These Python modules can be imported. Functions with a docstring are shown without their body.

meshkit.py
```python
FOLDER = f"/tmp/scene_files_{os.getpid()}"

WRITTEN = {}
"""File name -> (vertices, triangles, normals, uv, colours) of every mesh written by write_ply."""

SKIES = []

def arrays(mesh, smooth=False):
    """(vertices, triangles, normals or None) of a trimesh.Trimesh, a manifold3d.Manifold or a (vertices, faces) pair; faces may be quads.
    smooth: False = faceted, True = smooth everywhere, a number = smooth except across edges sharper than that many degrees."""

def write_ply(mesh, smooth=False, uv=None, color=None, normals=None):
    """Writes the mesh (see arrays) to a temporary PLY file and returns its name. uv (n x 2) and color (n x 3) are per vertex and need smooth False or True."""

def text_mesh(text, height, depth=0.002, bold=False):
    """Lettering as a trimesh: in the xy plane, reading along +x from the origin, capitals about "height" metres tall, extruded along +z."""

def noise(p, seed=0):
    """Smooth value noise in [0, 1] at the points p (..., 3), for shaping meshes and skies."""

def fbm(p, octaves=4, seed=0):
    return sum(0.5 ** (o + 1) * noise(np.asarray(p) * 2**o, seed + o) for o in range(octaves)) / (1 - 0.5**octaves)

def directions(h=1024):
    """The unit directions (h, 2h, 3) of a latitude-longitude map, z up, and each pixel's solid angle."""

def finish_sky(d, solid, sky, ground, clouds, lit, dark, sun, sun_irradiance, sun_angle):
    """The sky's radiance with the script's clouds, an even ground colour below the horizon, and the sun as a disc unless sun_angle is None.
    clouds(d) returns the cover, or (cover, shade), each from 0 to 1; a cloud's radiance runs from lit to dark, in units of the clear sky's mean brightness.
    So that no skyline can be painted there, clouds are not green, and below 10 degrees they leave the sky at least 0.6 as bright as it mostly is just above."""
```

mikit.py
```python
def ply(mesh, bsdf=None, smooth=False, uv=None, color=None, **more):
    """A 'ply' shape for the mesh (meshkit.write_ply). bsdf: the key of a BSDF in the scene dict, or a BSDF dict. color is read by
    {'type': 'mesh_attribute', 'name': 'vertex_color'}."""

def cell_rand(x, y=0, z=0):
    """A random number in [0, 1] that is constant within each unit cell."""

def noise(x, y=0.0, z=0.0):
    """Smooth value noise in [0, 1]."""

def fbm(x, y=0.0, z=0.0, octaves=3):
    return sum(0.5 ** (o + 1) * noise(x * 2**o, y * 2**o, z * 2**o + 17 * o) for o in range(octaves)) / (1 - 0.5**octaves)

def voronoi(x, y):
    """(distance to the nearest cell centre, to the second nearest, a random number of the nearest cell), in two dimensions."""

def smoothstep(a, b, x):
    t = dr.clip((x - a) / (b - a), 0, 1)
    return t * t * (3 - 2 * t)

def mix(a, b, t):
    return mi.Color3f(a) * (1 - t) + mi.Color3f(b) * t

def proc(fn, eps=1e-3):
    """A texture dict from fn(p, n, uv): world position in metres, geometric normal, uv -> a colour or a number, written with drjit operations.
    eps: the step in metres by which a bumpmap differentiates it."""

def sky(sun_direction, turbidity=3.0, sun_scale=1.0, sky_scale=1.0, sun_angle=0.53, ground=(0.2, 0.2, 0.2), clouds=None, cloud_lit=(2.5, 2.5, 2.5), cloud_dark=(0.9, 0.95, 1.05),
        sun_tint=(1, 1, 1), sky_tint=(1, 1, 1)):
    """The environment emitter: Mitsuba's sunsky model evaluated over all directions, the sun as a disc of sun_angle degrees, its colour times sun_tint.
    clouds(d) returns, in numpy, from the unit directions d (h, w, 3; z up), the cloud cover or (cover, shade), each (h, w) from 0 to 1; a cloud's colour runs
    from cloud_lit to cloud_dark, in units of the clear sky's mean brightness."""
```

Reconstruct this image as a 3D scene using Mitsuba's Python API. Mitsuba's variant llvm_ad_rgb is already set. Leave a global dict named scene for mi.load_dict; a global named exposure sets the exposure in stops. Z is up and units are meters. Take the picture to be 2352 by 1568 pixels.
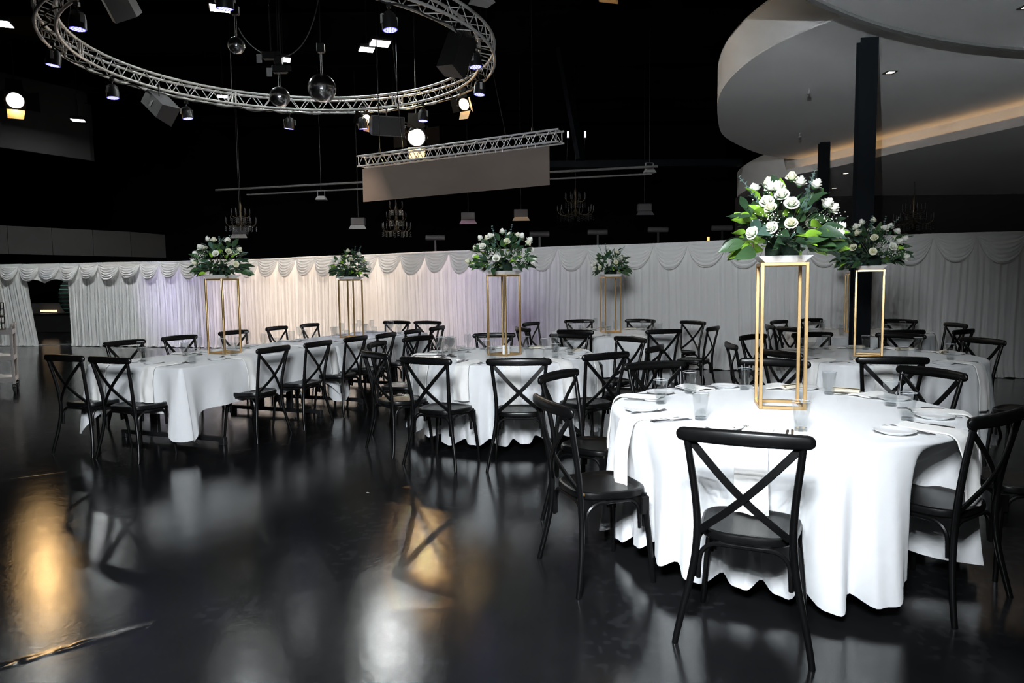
import math, random
import numpy as np
import trimesh
import mitsuba as mi
import drjit as dr
import mikit
from scipy.interpolate import PchipInterpolator, CubicSpline

T = mi.ScalarTransform4f
scene, labels = {}, {}
PI = math.pi

# ------------------------------------------------------------------ camera, lights, exposure
exposure = 0.0
_p, _r = math.radians(4.563), math.radians(0.648)
_F = np.array([0, math.cos(_p), -math.sin(_p)])
_D = np.array([0, -math.sin(_p), -math.cos(_p)])
_X = np.array([1.0, 0, 0])
_rt = math.cos(_r) * _X + math.sin(_r) * _D
_up = -(-math.sin(_r) * _X + math.cos(_r) * _D)
CAM = np.array([0, 0, 1.4275])
scene['camera'] = {'type': 'perspective', 'fov_axis': 'x', 'fov': math.degrees(2 * math.atan(1176 / 1612.0)),
                   'near_clip': 0.05, 'far_clip': 200.0,
                   'to_world': T().look_at(origin=CAM.tolist(), target=(CAM + _F).tolist(), up=_up.tolist())}


def rgb(*c):
    return {'type': 'rgb', 'value': list(map(float, c))}


def spot(key, origin, target, color, cutoff, beam=None, weight=1.0):
    scene[key] = {'type': 'spot', 'to_world': T().look_at(origin=list(origin), target=list(target), up=[0.02, 0.01, 1]),
                  'intensity': rgb(*color), 'cutoff_angle': float(cutoff),
                  'beam_width': float(beam if beam else cutoff * 0.7), 'sampling_weight': float(weight)}


# unseen soft light behind the camera, spread small lamps placed to light the tables
FL = 154.0
_g = np.random.default_rng(8)
for _k in range(18):
    _a, _q = _k * 2.39996, 0.52 * math.sqrt((_k + 0.5) / 18)
    spot('unseen_flash_%03d' % (_k + 1), (-0.35 + _q * math.cos(_a), -0.35 - 0.15 * _q * math.sin(_a), 2.80 + _q * math.sin(_a)), (-0.42, 5.5, 0.60 + 0.1 * math.sin(_a)),
         (FL / 18 * 0.94, FL / 18, FL / 18 * 1.05), 39.5, 25, 0.8)
spot('unseen_canopy_light', (-0.35, -0.35, 2.9), (4.2, 6.6, 5.75), (270, 290, 305), 21.5, 8, 1.0)  # out of view, placed to light the canopy and soffit from below
# unseen lamps behind the thin curtain, placed to make it glow through
spot('unseen_warm_back', (-3.6, 19.4, 1.9), (-4.3, 15.3, 1.0), (135, 105, 82), 38, 20, 3.0)
spot('unseen_warm_back_001', (-5.6, 20.6, 1.9), (-5.75, 16.3, 1.0), (140, 108, 86), 27, 14, 2.0)
spot('unseen_warm_back_002', (-0.9, 17.8, 1.9), (-2.2, 14.3, 1.0), (108, 86, 71), 33, 14, 2.0)
spot('unseen_violet_back', (-8.6, 21.0, 1.9), (-7.9, 17.1, 1.1), (120, 104, 180), 24, 8, 1.5)
spot('unseen_violet_back_001', (0.6, 17.2, 1.9), (-0.5, 13.5, 1.1), (54, 43, 75), 30, 10, 1.5)
spot('unseen_table_beam', (-1.97, 14.95, 4.5), (-2.1, 10.3, 0.6), (230, 210, 202), 16, 10, 0.8)  # unseen spot beside the barn lamp, placed to light the long tables
spot('added_warm_front', (-3.0, 11.0, 4.75), (-4.3, 15.3, 1.9), (46, 38, 31), 27, 15, 1.5)  # added fill with no lamp there, brightens the swags from the front
spot('ceiling_beam', (-9.0, 12.9, 6.1), (-11.6, 18.0, 0.9), (128, 136, 134), 33, 20, 1.0)  # spot at the edge ceiling light, aimed at the doorway curtain
# unseen lamps placed to tint the far chairs and the floor
spot('unseen_violet_wash', (-3.0, 13.9, 4.6), (-1.9, 11.0, 0.8), (6, 5, 15), 24, 10, 0.5)
spot('unseen_amber_wash', (-2.3, 16.2, 5.2), (-0.6, 7.2, 0.4), (40, 22.5, 10), 15, 9, 0.5)

# ------------------------------------------------------------------ materials


def principled(key, base, rough=0.5, metal=0.0, spec=0.5, two=True, **kw):
    b = {'type': 'principled', 'base_color': base if isinstance(base, dict) else rgb(*base), 'roughness': float(rough), 'metallic': float(metal)}
    if metal < 0.5:
        b['specular'] = float(spec)
    b.update(kw)
    scene[key] = {'type': 'twosided', 'bsdf': b} if two else b
    return key


def floor_color(p, n, uv):
    a = mikit.fbm(p.x * 0.7, p.y * 0.7, 3.0, 4)
    b = mikit.fbm(p.x * 6.0, p.y * 6.0, 8.0, 3)
    s = mikit.smoothstep(0.63, 0.72, mikit.noise(p.x * 30, p.y * 30, 1.0)) * mikit.smoothstep(0.6, 0.75, mikit.noise(p.x * 2.3, p.y * 2.3, 5.0))
    v = 0.004 + 0.005 * a + 0.003 * b + 0.006 * s
    return mi.Color3f(v * 1.0, v * 1.03, v * 1.12)


def floor_relief(p, n, uv):
    h = 0.00014 * mikit.fbm(p.x * 60.0, p.y * 60.0, 2.0, 2) + 0.0008 * mikit.fbm(p.x * 5.0, p.y * 5.0, 6.0, 3)
    wob = 0.05 * (mikit.noise(p.x * 1.7, p.y * 1.7, 4.0) - 0.5)
    d1 = dr.abs((p.y - 2.645) - 0.86 * (p.x + 1.865) + wob * 0.6)   # raised worn joint in the slab
    d2 = dr.abs((p.y - 5.4) - 0.62 * (p.x + 3.6) + wob * 0.4)
    g = dr.select((p.x > -2.3) & (p.x < -1.56), dr.exp(-dr.square(d1 / 0.03)), 0.0) * (0.4 + mikit.noise(p.x * 25, p.y * 25, 3.0))
    g2 = dr.exp(-dr.square(d2 / 0.006))
    return h + 0.0035 * g - 0.0015 * g2


scene['m_floor'] = {'type': 'bumpmap', 'arbitrary': mikit.proc(floor_relief, eps=0.003), 'scale': 1.0,
                    'bsdf': {'type': 'roughplastic', 'distribution': 'beckmann', 'alpha': 0.034, 'int_ior': 1.52, 'diffuse_reflectance': mikit.proc(floor_color)}}


def weave(p, n, uv):
    v = 0.74 + 0.035 * (mikit.fbm(p.x * 3, p.y * 3, p.z * 3, 3) - 0.5)
    return mi.Color3f(v * 0.985, v * 1.0, v * 1.01)


def satin(p, n, uv):
    v = 0.92 + 0.05 * (mikit.fbm(p.x * 9, p.y * 9, p.z * 0.8, 3) - 0.5)
    return mi.Color3f(v, v * 0.995, v * 0.975)


def plaster(p, n, uv):
    v = 0.80 + 0.05 * (mikit.fbm(p.x * 0.9, p.y * 0.9, p.z * 0.9, 3) - 0.5)
    return mi.Color3f(v, v * 0.995, v * 0.98)


def blackwall(p, n, uv):
    v = 0.0025 + 0.002 * mikit.fbm(p.x * 0.6, p.y * 0.6, p.z * 2.0, 3)
    return mi.Color3f(v, v, v * 1.08)


def screen_col(p, n, uv):
    v = 0.20 + 0.10 * (mikit.fbm(p.x * 0.9 + 3, p.z * 2.0, p.y * 0.5, 3) - 0.5)
    return mi.Color3f(v * 1.0, v * 0.80, v * 0.68)


def chair_col(p, n, uv):
    v = 0.0018 + 0.002 * mikit.fbm(p.x * 40, p.y * 40, p.z * 7, 3)
    return mi.Color3f(v, v, v * 1.05)


def gold_col(p, n, uv):
    v = 0.9 + 0.25 * mikit.fbm(p.x * 20, p.y * 20, p.z * 5, 2)
    return mi.Color3f(0.70 * v, 0.47 * v, 0.22 * v)


def greypanel(p, n, uv):
    v = 0.03 + 0.01 * mikit.fbm(p.x, p.y, p.z, 2)
    return mi.Color3f(v, v * 0.97, v * 0.9)


principled('m_cloth', mikit.proc(weave), 0.75, spec=0.25)
principled('m_napkin', (0.84, 0.83, 0.80), 0.8, spec=0.2)
principled('m_napkin_cream', (0.74, 0.69, 0.57), 0.8, spec=0.2)
scene['m_satin'] = {'type': 'principledthin', 'base_color': mikit.proc(satin), 'roughness': 0.55, 'diff_trans': 0.27, 'eta': 1.35}
principled('m_plaster', mikit.proc(plaster), 0.7, spec=0.3)
principled('m_black_wall', mikit.proc(blackwall), 0.95, spec=0.0)
principled('m_dark_grey', (0.035, 0.034, 0.034), 0.7, spec=0.3)
principled('m_grey_panel', mikit.proc(greypanel), 0.6, spec=0.3)
principled('m_trim', (0.16, 0.16, 0.155), 0.6)
principled('m_screen', mikit.proc(screen_col), 0.7, spec=0.2)
principled('m_chair', mikit.proc(chair_col), 0.32, spec=0.32)
principled('m_black_metal', (0.012, 0.012, 0.013), 0.4, spec=0.5)
principled('m_black_steel', (0.004, 0.006, 0.008), 0.5, spec=0.08)
principled('m_gold', mikit.proc(gold_col), 0.34, 0.85)
principled('m_silver', (0.80, 0.80, 0.79), 0.45, 0.35)
principled('m_cutlery', (0.72, 0.72, 0.73), 0.2, 1.0)
principled('m_mirror', (0.82, 0.85, 0.86), 0.2, 1.0)
principled('m_plate', (0.82, 0.83, 0.83), 0.2, spec=0.5)
principled('m_tray', (0.78, 0.79, 0.79), 0.35, spec=0.5)
principled('m_white_metal', (0.62, 0.56, 0.53), 0.45, spec=0.4)
principled('m_speaker', (0.10, 0.10, 0.105), 0.6, spec=0.3)
principled('m_lamp_grey', (0.42, 0.42, 0.42), 0.6, spec=0.3)
principled('m_lit_flap_and_patch', (0.45, 0.30, 0.16), 0.5, spec=0.3)  # lit barn door, lamp light put into its colour; also bare seat patch
principled('m_flap_unlit', (0.004, 0.003, 0.002), 0.6, spec=0.1)  # the other barn doors, their lack of light put into the colour
principled('m_rubber', (0.02, 0.02, 0.02), 0.6)
principled('m_foam', (0.012, 0.022, 0.015), 0.9, spec=0.1)
principled('m_petal', (0.84, 0.84, 0.76), 0.65, spec=0.2)
principled('m_petal_cream', (0.80, 0.79, 0.62), 0.65, spec=0.2)
principled('m_leaf', (0.024, 0.058, 0.025), 0.42, spec=0.5)
principled('m_leaf_001', (0.042, 0.092, 0.034), 0.42, spec=0.5)
principled('m_leaf_002', (0.24, 0.46, 0.04), 0.45, spec=0.4)
principled('m_leaf_003', (0.075, 0.14, 0.11), 0.55, spec=0.3)
principled('m_stem', (0.05, 0.09, 0.03), 0.6)
principled('m_sprig', (0.16, 0.24, 0.22), 0.6, spec=0.2)
principled('m_stripe_green', (0.10, 0.22, 0.17), 0.6)
principled('m_rope', (0.65, 0.65, 0.63), 0.6)
principled('m_brass', (0.16, 0.13, 0.09), 0.35, 0.8)
scene['m_glass_wall'] = {'type': 'thindielectric', 'int_ior': 1.55, 'specular_transmittance': rgb(0.89, 0.905, 0.91)}
scene['m_glass_base'] = {'type': 'thindielectric', 'int_ior': 1.6, 'specular_transmittance': rgb(0.84, 0.86, 0.87)}
principled('m_rim_glint', (0.62, 0.66, 0.68), 0.12, spec=0.8)  # opaque pale colour stands in for the bright edge of clear glass
scene['m_glass_solid'] = {'type': 'dielectric', 'int_ior': 1.5}

# ------------------------------------------------------------------ mesh helpers


def cat(*m):
    m = [x for y in m for x in (y if isinstance(y, (list, tuple)) else [y])]
    return trimesh.util.concatenate(m) if len(m) > 1 else m[0]


def tube(path, rad, sides=8, closed=False):
    p = np.asarray(path, float)
    n = len(p)
    rad = np.broadcast_to(np.asarray(rad, float), (n,))
    if closed:
        t = np.roll(p, -1, 0) - np.roll(p, 1, 0)
    else:
        t = np.gradient(p, axis=0)
    t /= np.linalg.norm(t, axis=1, keepdims=True) + 1e-12
    a = np.array([0, 0, 1.0]) if abs(t[0][2]) < 0.9 else np.array([1.0, 0, 0])
    u = np.cross(t[0], a)
    u /= np.linalg.norm(u)
    us = [u]
    for i in range(1, n):
        u = us[-1] - t[i] * (us[-1] @ t[i])
        us.append(u / np.linalg.norm(u))
    us = np.array(us)
    vs = np.cross(t, us)
    ang = np.arange(sides) * 2 * PI / sides
    v = p[:, None] + rad[:, None, None] * (np.cos(ang)[None, :, None] * us[:, None] + np.sin(ang)[None, :, None] * vs[:, None])
    v = v.reshape(-1, 3)
    f = []
    m = n if closed else n - 1
    i = np.arange(m)[:, None] * sides
    k = ((np.arange(m) + 1) % n)[:, None] * sides
    j = np.arange(sides)[None]
    j2 = (j + 1) % sides
    f = np.concatenate([np.stack([i + j, i + j2, k + j2], -1).reshape(-1, 3), np.stack([i + j, k + j2, k + j], -1).reshape(-1, 3)])
    if not closed:
        v = np.vstack([v, p[:1], p[-1:]])
        c0, c1 = len(v) - 2, len(v) - 1
        jj = np.arange(sides)
        f = np.vstack([f, np.stack([jj * 0 + c0, (jj + 1) % sides, jj], 1), np.stack([jj * 0 + c1, (n - 1) * sides + jj, (n - 1) * sides + (jj + 1) % sides], 1)])
    return trimesh.Trimesh(v, f, process=False)


def grid(v, wrap=False):
    """A mesh of an (n, m, 3) array of points; wrap joins the last column to the first."""
    n, m = v.shape[:2]
    i = np.arange(n - 1)[:, None] * m
    j = np.arange(m if wrap else m - 1)[None]
    j2 = (j + 1) % m
    f = np.concatenate([np.stack([i + j, i + j2, i + m + j2], -1).reshape(-1, 3), np.stack([i + j, i + m + j2, i + m + j], -1).reshape(-1, 3)])
    return trimesh.Trimesh(v.reshape(-1, 3), f, process=False)


def lathe(prof, n=24):
    p = np.asarray(prof, float)
    a = np.arange(n) * 2 * PI / n
    v = np.stack([p[:, None, 0] * np.cos(a), p[:, None, 0] * np.sin(a), p[:, None, 1] + 0 * a], -1)
    return grid(v, True)


def bx(x0, x1, y0, y1, z0, z1, c=0.0):
    """A box, its edges chamfered by c."""
    if c <= 0:
        m = trimesh.creation.box((x1 - x0, y1 - y0, z1 - z0))
        m.apply_translation(((x0 + x1) / 2, (y0 + y1) / 2, (z0 + z1) / 2))
        return m
    pts = []
    for sx in (0, 1):
        for sy in (0, 1):
            for sz in (0, 1):
                q = np.array([(x0, x1)[sx], (y0, y1)[sy], (z0, z1)[sz]])
                d = np.array([1 - 2 * sx, 1 - 2 * sy, 1 - 2 * sz]) * c
                for k in range(3):
                    w = d.copy()
                    w[k] = 0
                    pts.append(q + w)
    return trimesh.convex.convex_hull(np.array(pts))


def extr(poly, h):
    from shapely.geometry import Polygon
    return trimesh.creation.extrude_polygon(Polygon(poly), h, engine='earcut')


def bar(a, b, r, sides=8):
    return tube([a, b], r, sides)


def mv(m, M):
    m = m.copy()
    m.apply_transform(np.array(M.matrix, float) if hasattr(M, 'matrix') else M)
    return m


def P(mesh, mat, smooth=35, **kw):
    return mikit.ply(mesh, mat, smooth=smooth, **kw)


used = {}


def numbered(base):
    """base the first time, base_001 the second, ..."""
    k = used.get(base, 0)
    used[base] = k + 1
    return base if k == 0 else '%s_%03d' % (base, k)


def tag(key, label=None, cat_=None, group=None, kind=None):
    d = labels.setdefault(key, {})
    if label:
        d['label'] = label
    if cat_:
        d['category'] = cat_
    if group:
        d['group'] = group
    if kind:
        d['kind'] = kind


def thing(name, label, category, group=None):
    k = numbered(name)
    tag(k, label, category, group)
    return k


def part(parent, name, ply, M=None, label=None, kind=None, **more):
    k = numbered(parent + '__' + name) if parent else numbered(name)
    d = dict(ply)
    if M is not None:
        d['to_world'] = M
    d.update(more)
    scene[k] = d
    if label or kind:
        tag(k, label, kind=kind)
    return k


def single(name, label, category, ply, M=None, group=None, **more):
    k = part(None, name, ply, M, **more)
    tag(k, label, category, group)
    return k


def struct(name, ply, label=None, **more):
    k = part(None, name, ply, **more)
    tag(k, label, kind='structure')
    return k


def glow(c, w=0.05):
    return {'emitter': {'type': 'area', 'radiance': rgb(*c), 'sampling_weight': float(w)}}


# ------------------------------------------------------------------ the setting
fv = np.array([[-30, -6, 0], [22, -6, 0], [22, 32, 0], [-30, 32, 0]], float)
struct('floor', mikit.ply(trimesh.Trimesh(fv, [[0, 1, 2], [0, 2, 3]], process=False), 'm_floor', uv=fv[:, :2]), 'glossy black sealed concrete floor')
struct('ceiling', P(bx(-30, 22, -6, 32, 7.6, 7.8), 'm_black_wall', False), 'black ceiling')
struct('wall_back', P(bx(-30, 22, 27.5, 27.8, 0, 7.6), 'm_black_wall', False), 'black wall behind the curtain')
struct('wall_left', P(bx(-26, -25.7, -6, 27.5, 0, 7.6), 'm_black_wall', False), 'black side wall')
struct('wall_right', P(bx(15, 15.3, -6, 27.5, 0, 7.6), 'm_dark_grey', False), 'dark side wall')
struct('wall_front', P(bx(-26, 15, -5.8, -5.5, 0, 7.6), 'm_black_wall', False), 'black wall behind the camera')
# dark roof beams, one object each
for k, (y, z) in enumerate(((12.0, 7.25), (15.5, 7.25), (19.0, 7.25), (22.5, 7.25), (25.5, 7.2))):
    b = cat(bx(-26, 12, y - 0.09, y + 0.09, z - 0.012, z), bx(-26, 12, y - 0.01, y + 0.01, z, z + 0.3), bx(-26, 12, y - 0.09, y + 0.09, z + 0.3, z + 0.35))
    struct('trim_%d' % (k + 1), P(b, 'm_black_wall', False), 'black roof beam')
# grey bulkhead under the roof in the far left corner
struct('trim_6', P(trimesh.convex.convex_hull(np.array([(x, y + o, z) for (x, y) in ((-17.2, 15.4), (-13.2, 22.5)) for o in (0, 0.2) for z in (5.5, 7.6)])), 'm_dark_grey', False), 'grey bulkhead under the dark roof')

# the long grey balcony front beyond the curtain
bal = thing('gallery', 'long dark grey balcony front beyond the curtain, above the doorway', 'gallery')
A, B = np.array([-16.2, 19.0]), np.array([-11.9, 24.4])
dv = (B - A) / np.linalg.norm(B - A)
nv = np.array([dv[1], -dv[0]])
L = np.linalg.norm(B - A)
for k in range(6):
    s0, s1 = L * k / 6 - (1.0 if k == 0 else 0), L * (k + 1) / 6 - 0.012
    q = [A + dv * s0, A + dv * s1]
    v = []
    for o in (0, -0.15):
        for p_ in q:
            for z in (2.52, 3.34 if not (k == 5 and p_ is q[1]) else 3.3):
                v.append([*(p_ + nv * o), z])
    part(bal, 'panel', P(trimesh.convex.convex_hull(np.array(v)), 'm_grey_panel', False))

# ------------------------------------------------------------------ balconies on the right
ZS = 4.16


def ribbon(pts, z0, z1, thick=0.0):
    p = np.asarray(pts, float)
    z0 = np.broadcast_to(np.asarray(z0, float), (len(p),))
    z1 = np.broadcast_to(np.asarray(z1, float), (len(p),))
    v = np.stack([np.c_[p, z0], np.c_[p, z1]], 0)
    return grid(v)


def slab(poly, z):
    m = extr(poly, 0.02)
    m.apply_translation((0, 0, z))
    return m


edge = np.array([(3.95, 6.6), (3.37, 7.67), (3.12, 8.21), (2.96, 9.23), (3.02, 10.2), (3.24, 11.19), (3.56, 12.22), (3.92, 13.19), (4.61, 14.3), (5.52, 15.38), (6.41, 15.95), (7.04, 16.1)])
ss = np.r_[0, np.cumsum(np.linalg.norm(np.diff(edge, axis=0), axis=1))]
ed = CubicSpline(ss, edge)(np.linspace(0, ss[-1], 70))
bal = thing('balcony', 'big curved white balcony above the round tables, with a pale fascia', 'balcony')
part(bal, 'fascia', P(ribbon(ed, ZS - 0.002, 4.72), 'm_plaster', True), label='curved pale fascia of the balcony')
part(bal, 'soffit', P(slab(np.vstack([ed, [(9, 17), (14.9, 17), (14.9, 3.2), (6, 3.2)]]), ZS), 'm_plaster', False), label='flat pale underside of the balcony')
part(bal, 'deck', P(slab(np.vstack([ed, [(9, 17), (14.9, 17), (14.9, 3.2), (6, 3.2)]]), 4.70), 'm_black_wall', False))
# the nearer, lower disc of ceiling over the camera's right
c_, R_ = np.array([7.6, 1.35]), 7.26
th = np.radians(np.linspace(62, 250, 90))
disc = np.stack([c_[0] + R_ * np.cos(th), c_[1] + R_ * np.sin(th)], 1)
near = thing('canopy', 'pale round ceiling canopy overhead with a dark edge strip', 'canopy')
part(near, 'soffit', P(slab(np.vstack([disc, [(14.5, -4)], [(14.5, 6)]]), 4.125), 'm_plaster', False))
d1 = c_ + (disc - c_) * (1 + 0.06 / R_)
part(near, 'edge_strip', P(cat(ribbon(disc, 4.095, 4.158), ribbon(d1, 4.095, 4.158), grid(np.stack([np.c_[disc, 0 * th + 4.095], np.c_[d1, 0 * th + 4.095]], 0))), 'm_trim', True), label='dark grey edge strip')
# second fascia behind with a light cove
bk = np.array([(6.25, 19.6), (6.04, 18.3), (6.02, 17.0), (6.2, 15.8), (6.61, 14.87), (6.94, 13.74), (7.4, 12.4), (7.83, 11.12), (8.3, 9.6)])
sb = np.r_[0, np.cumsum(np.linalg.norm(np.diff(bk, axis=0), axis=1))]
bs = CubicSpline(sb, bk)
sa = np.linspace(0, sb[-1], 60)
bp = bs(sa)
tn = bs(sa, 1)
tn /= np.linalg.norm(tn, axis=1, keepdims=True)
nr_ = np.stack([-tn[:, 1], tn[:, 0]], 1)          # towards the right, away from the hall
if nr_[30][0] < 0:
    nr_ = -nr_
top = np.where(bp[:, 1] > 16.0, 4.45, 3.93)
b2 = thing('balcony', 'lower curved balcony front behind the black columns, lit by a warm cove', 'balcony')
part(b2, 'fascia', P(ribbon(bp, 3.78, top), 'm_plaster', True))
part(b2, 'cove_back', P(ribbon(bp + nr_ * 0.28, 3.78, np.where(bp[:, 1] > 16.0, 4.45, 4.2)), 'm_plaster', True))
part(b2, 'soffit', P(slab(np.vstack([bp, [(14.9, 9.4), (14.9, 19.6)]]), 3.78), 'm_plaster', False))
sel = bp[:, 1] < 15.9
sp_ = (bp + nr_ * 0.13)[sel]
part(b2, 'light_strip', P(tube(np.c_[sp_, 0 * sp_[:, 0] + 3.86], 0.018, 5), 'm_lamp_grey', True), label='warm glowing light strip', **glow((1.7, 0.95, 0.34), 0.6))
struct('wall_1', P(bx(6.3, 15, 19.6, 19.9, 0, 3.8), 'm_dark_grey', False), 'dark grey wall under the balcony')

# steel columns
for k, (x, y, w, lab) in enumerate(((4.075, 8.21, 0.187, 'tall black steel column rising from behind the round tables'), (6.2, 14.1, 0.19, 'thin black steel column farther back under the balcony edge'))):
    c = thing('steel_column', lab, 'column')
    M = T().translate([x, y, 0]).rotate([0, 0, 1], -12)
    hgt = ZS if k == 0 else ZS
    part(c, 'flange', P(bx(-w / 2, w / 2, -w / 2, -w / 2 + 0.014, 0.012, hgt), 'm_black_steel', False), M)
    part(c, 'flange', P(bx(-w / 2, w / 2, w / 2 - 0.014, w / 2, 0.012, hgt), 'm_black_steel', False), M)
    part(c, 'web', P(bx(-0.006, 0.006, -w / 2 + 0.014, w / 2 - 0.014, 0.012, hgt), 'm_black_steel', False), M)
    part(c, 'base_plate', P(bx(-w * 0.75, w * 0.75, -w * 0.75, w * 0.75, 0, 0.012), 'm_black_steel', False), M)

# downlights and sprinklers
for (x, y, z, lab) in ((5.15, 7.19, 4.125, 'square downlight in the pale canopy overhead'), (5.0, 9.45, ZS, 'square downlight in the white balcony beside the tall column'),
                       (7.3, 15.5, 3.78, 'small square downlight under the lower balcony between the two columns'), (8.15, 17.9, 3.78, 'smallest downlight, under the lower balcony above the tall flowers')):
    d = thing('downlight', lab, 'downlight', 'square ceiling downlights')
    o = bx(x - 0.07, x + 0.07, y - 0.07, y + 0.07, z - 0.008, z - 0.001)
    part(d, 'frame', P(o, 'm_dark_grey', False))
    part(d, 'lens', P(bx(x - 0.04, x + 0.04, y - 0.045, y + 0.035, z - 0.011, z - 0.007), 'm_lamp_grey', False), **glow((3.2, 2.9, 2.3), 0.03))
for (x, y, z, lab) in ((4.25, 10.2, ZS, 'white ceiling sprinkler nearest the balcony edge'), (5.35, 13.2, ZS, 'sprinkler farther back on the white balcony underside'), (6.35, 16.2, 3.95, 'sprinkler on the pale lower fascia')):
    d = thing('sprinkler', lab, 'sprinkler', 'ceiling sprinklers')
    part(d, 'pipe', P(bar((x, y, z), (x, y, z - 0.05), 0.012), 'm_lamp_grey'))
    part(d, 'deflector', P(bar((x, y, z - 0.055), (x, y, z - 0.075), 0.028, 10), 'm_lamp_grey'))

# ------------------------------------------------------------------ the white curtain
cp = np.array([(-16.5, 18.75), (-12.95, 18.2), (-11.48, 17.95), (-6.63, 16.73), (-3.2, 14.97), (0.19, 13.13), (3.07, 11.65), (4.7, 10.98), (7.32, 10.12), (10.2, 9.2)])
sc_ = np.r_[0, np.cumsum(np.linalg.norm(np.diff(cp, axis=0), axis=1))]
cx, cy = PchipInterpolator(sc_, cp[:, 0]), PchipInterpolator(sc_, cp[:, 1])
SMAX = sc_[-1]


def on_curve(s):
    t = np.stack([cx(s, 1), cy(s, 1)], -1)
    t /= np.linalg.norm(t, axis=-1, keepdims=True)
    return np.stack([cx(s), cy(s)], -1), np.stack([t[..., 1], -t[..., 0]], -1)   # point, normal towards the tables


def s_at_x(x):
    g = np.linspace(0, SMAX, 4000)
    return float(g[np.argmin(abs(cx(g) - x))])


_fr = np.random.default_rng(5)
_ph = _fr.uniform(0, 6.28, 12)


def fold(s):
    a = 0.5 + 0.5 * np.sin(s * 0.9 + _ph[0])
    w = np.sin(s * 58 + 2.5 * np.sin(s * 2.1 + _ph[1]) + _ph[2]) + 0.7 * np.sin(s * 91 + 2 * np.sin(s * 3.3 + _ph[3]) + _ph[4]) + 0.8 * np.sin(s * 27 + 1.7 * np.sin(s * 1.3 + _ph[5]))
    return 0.0085 * w * (0.7 + 0.5 * a)


TOPZ = 2.115
SD0, SD1 = s_at_x(-12.50), s_at_x(-11.27)


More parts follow.
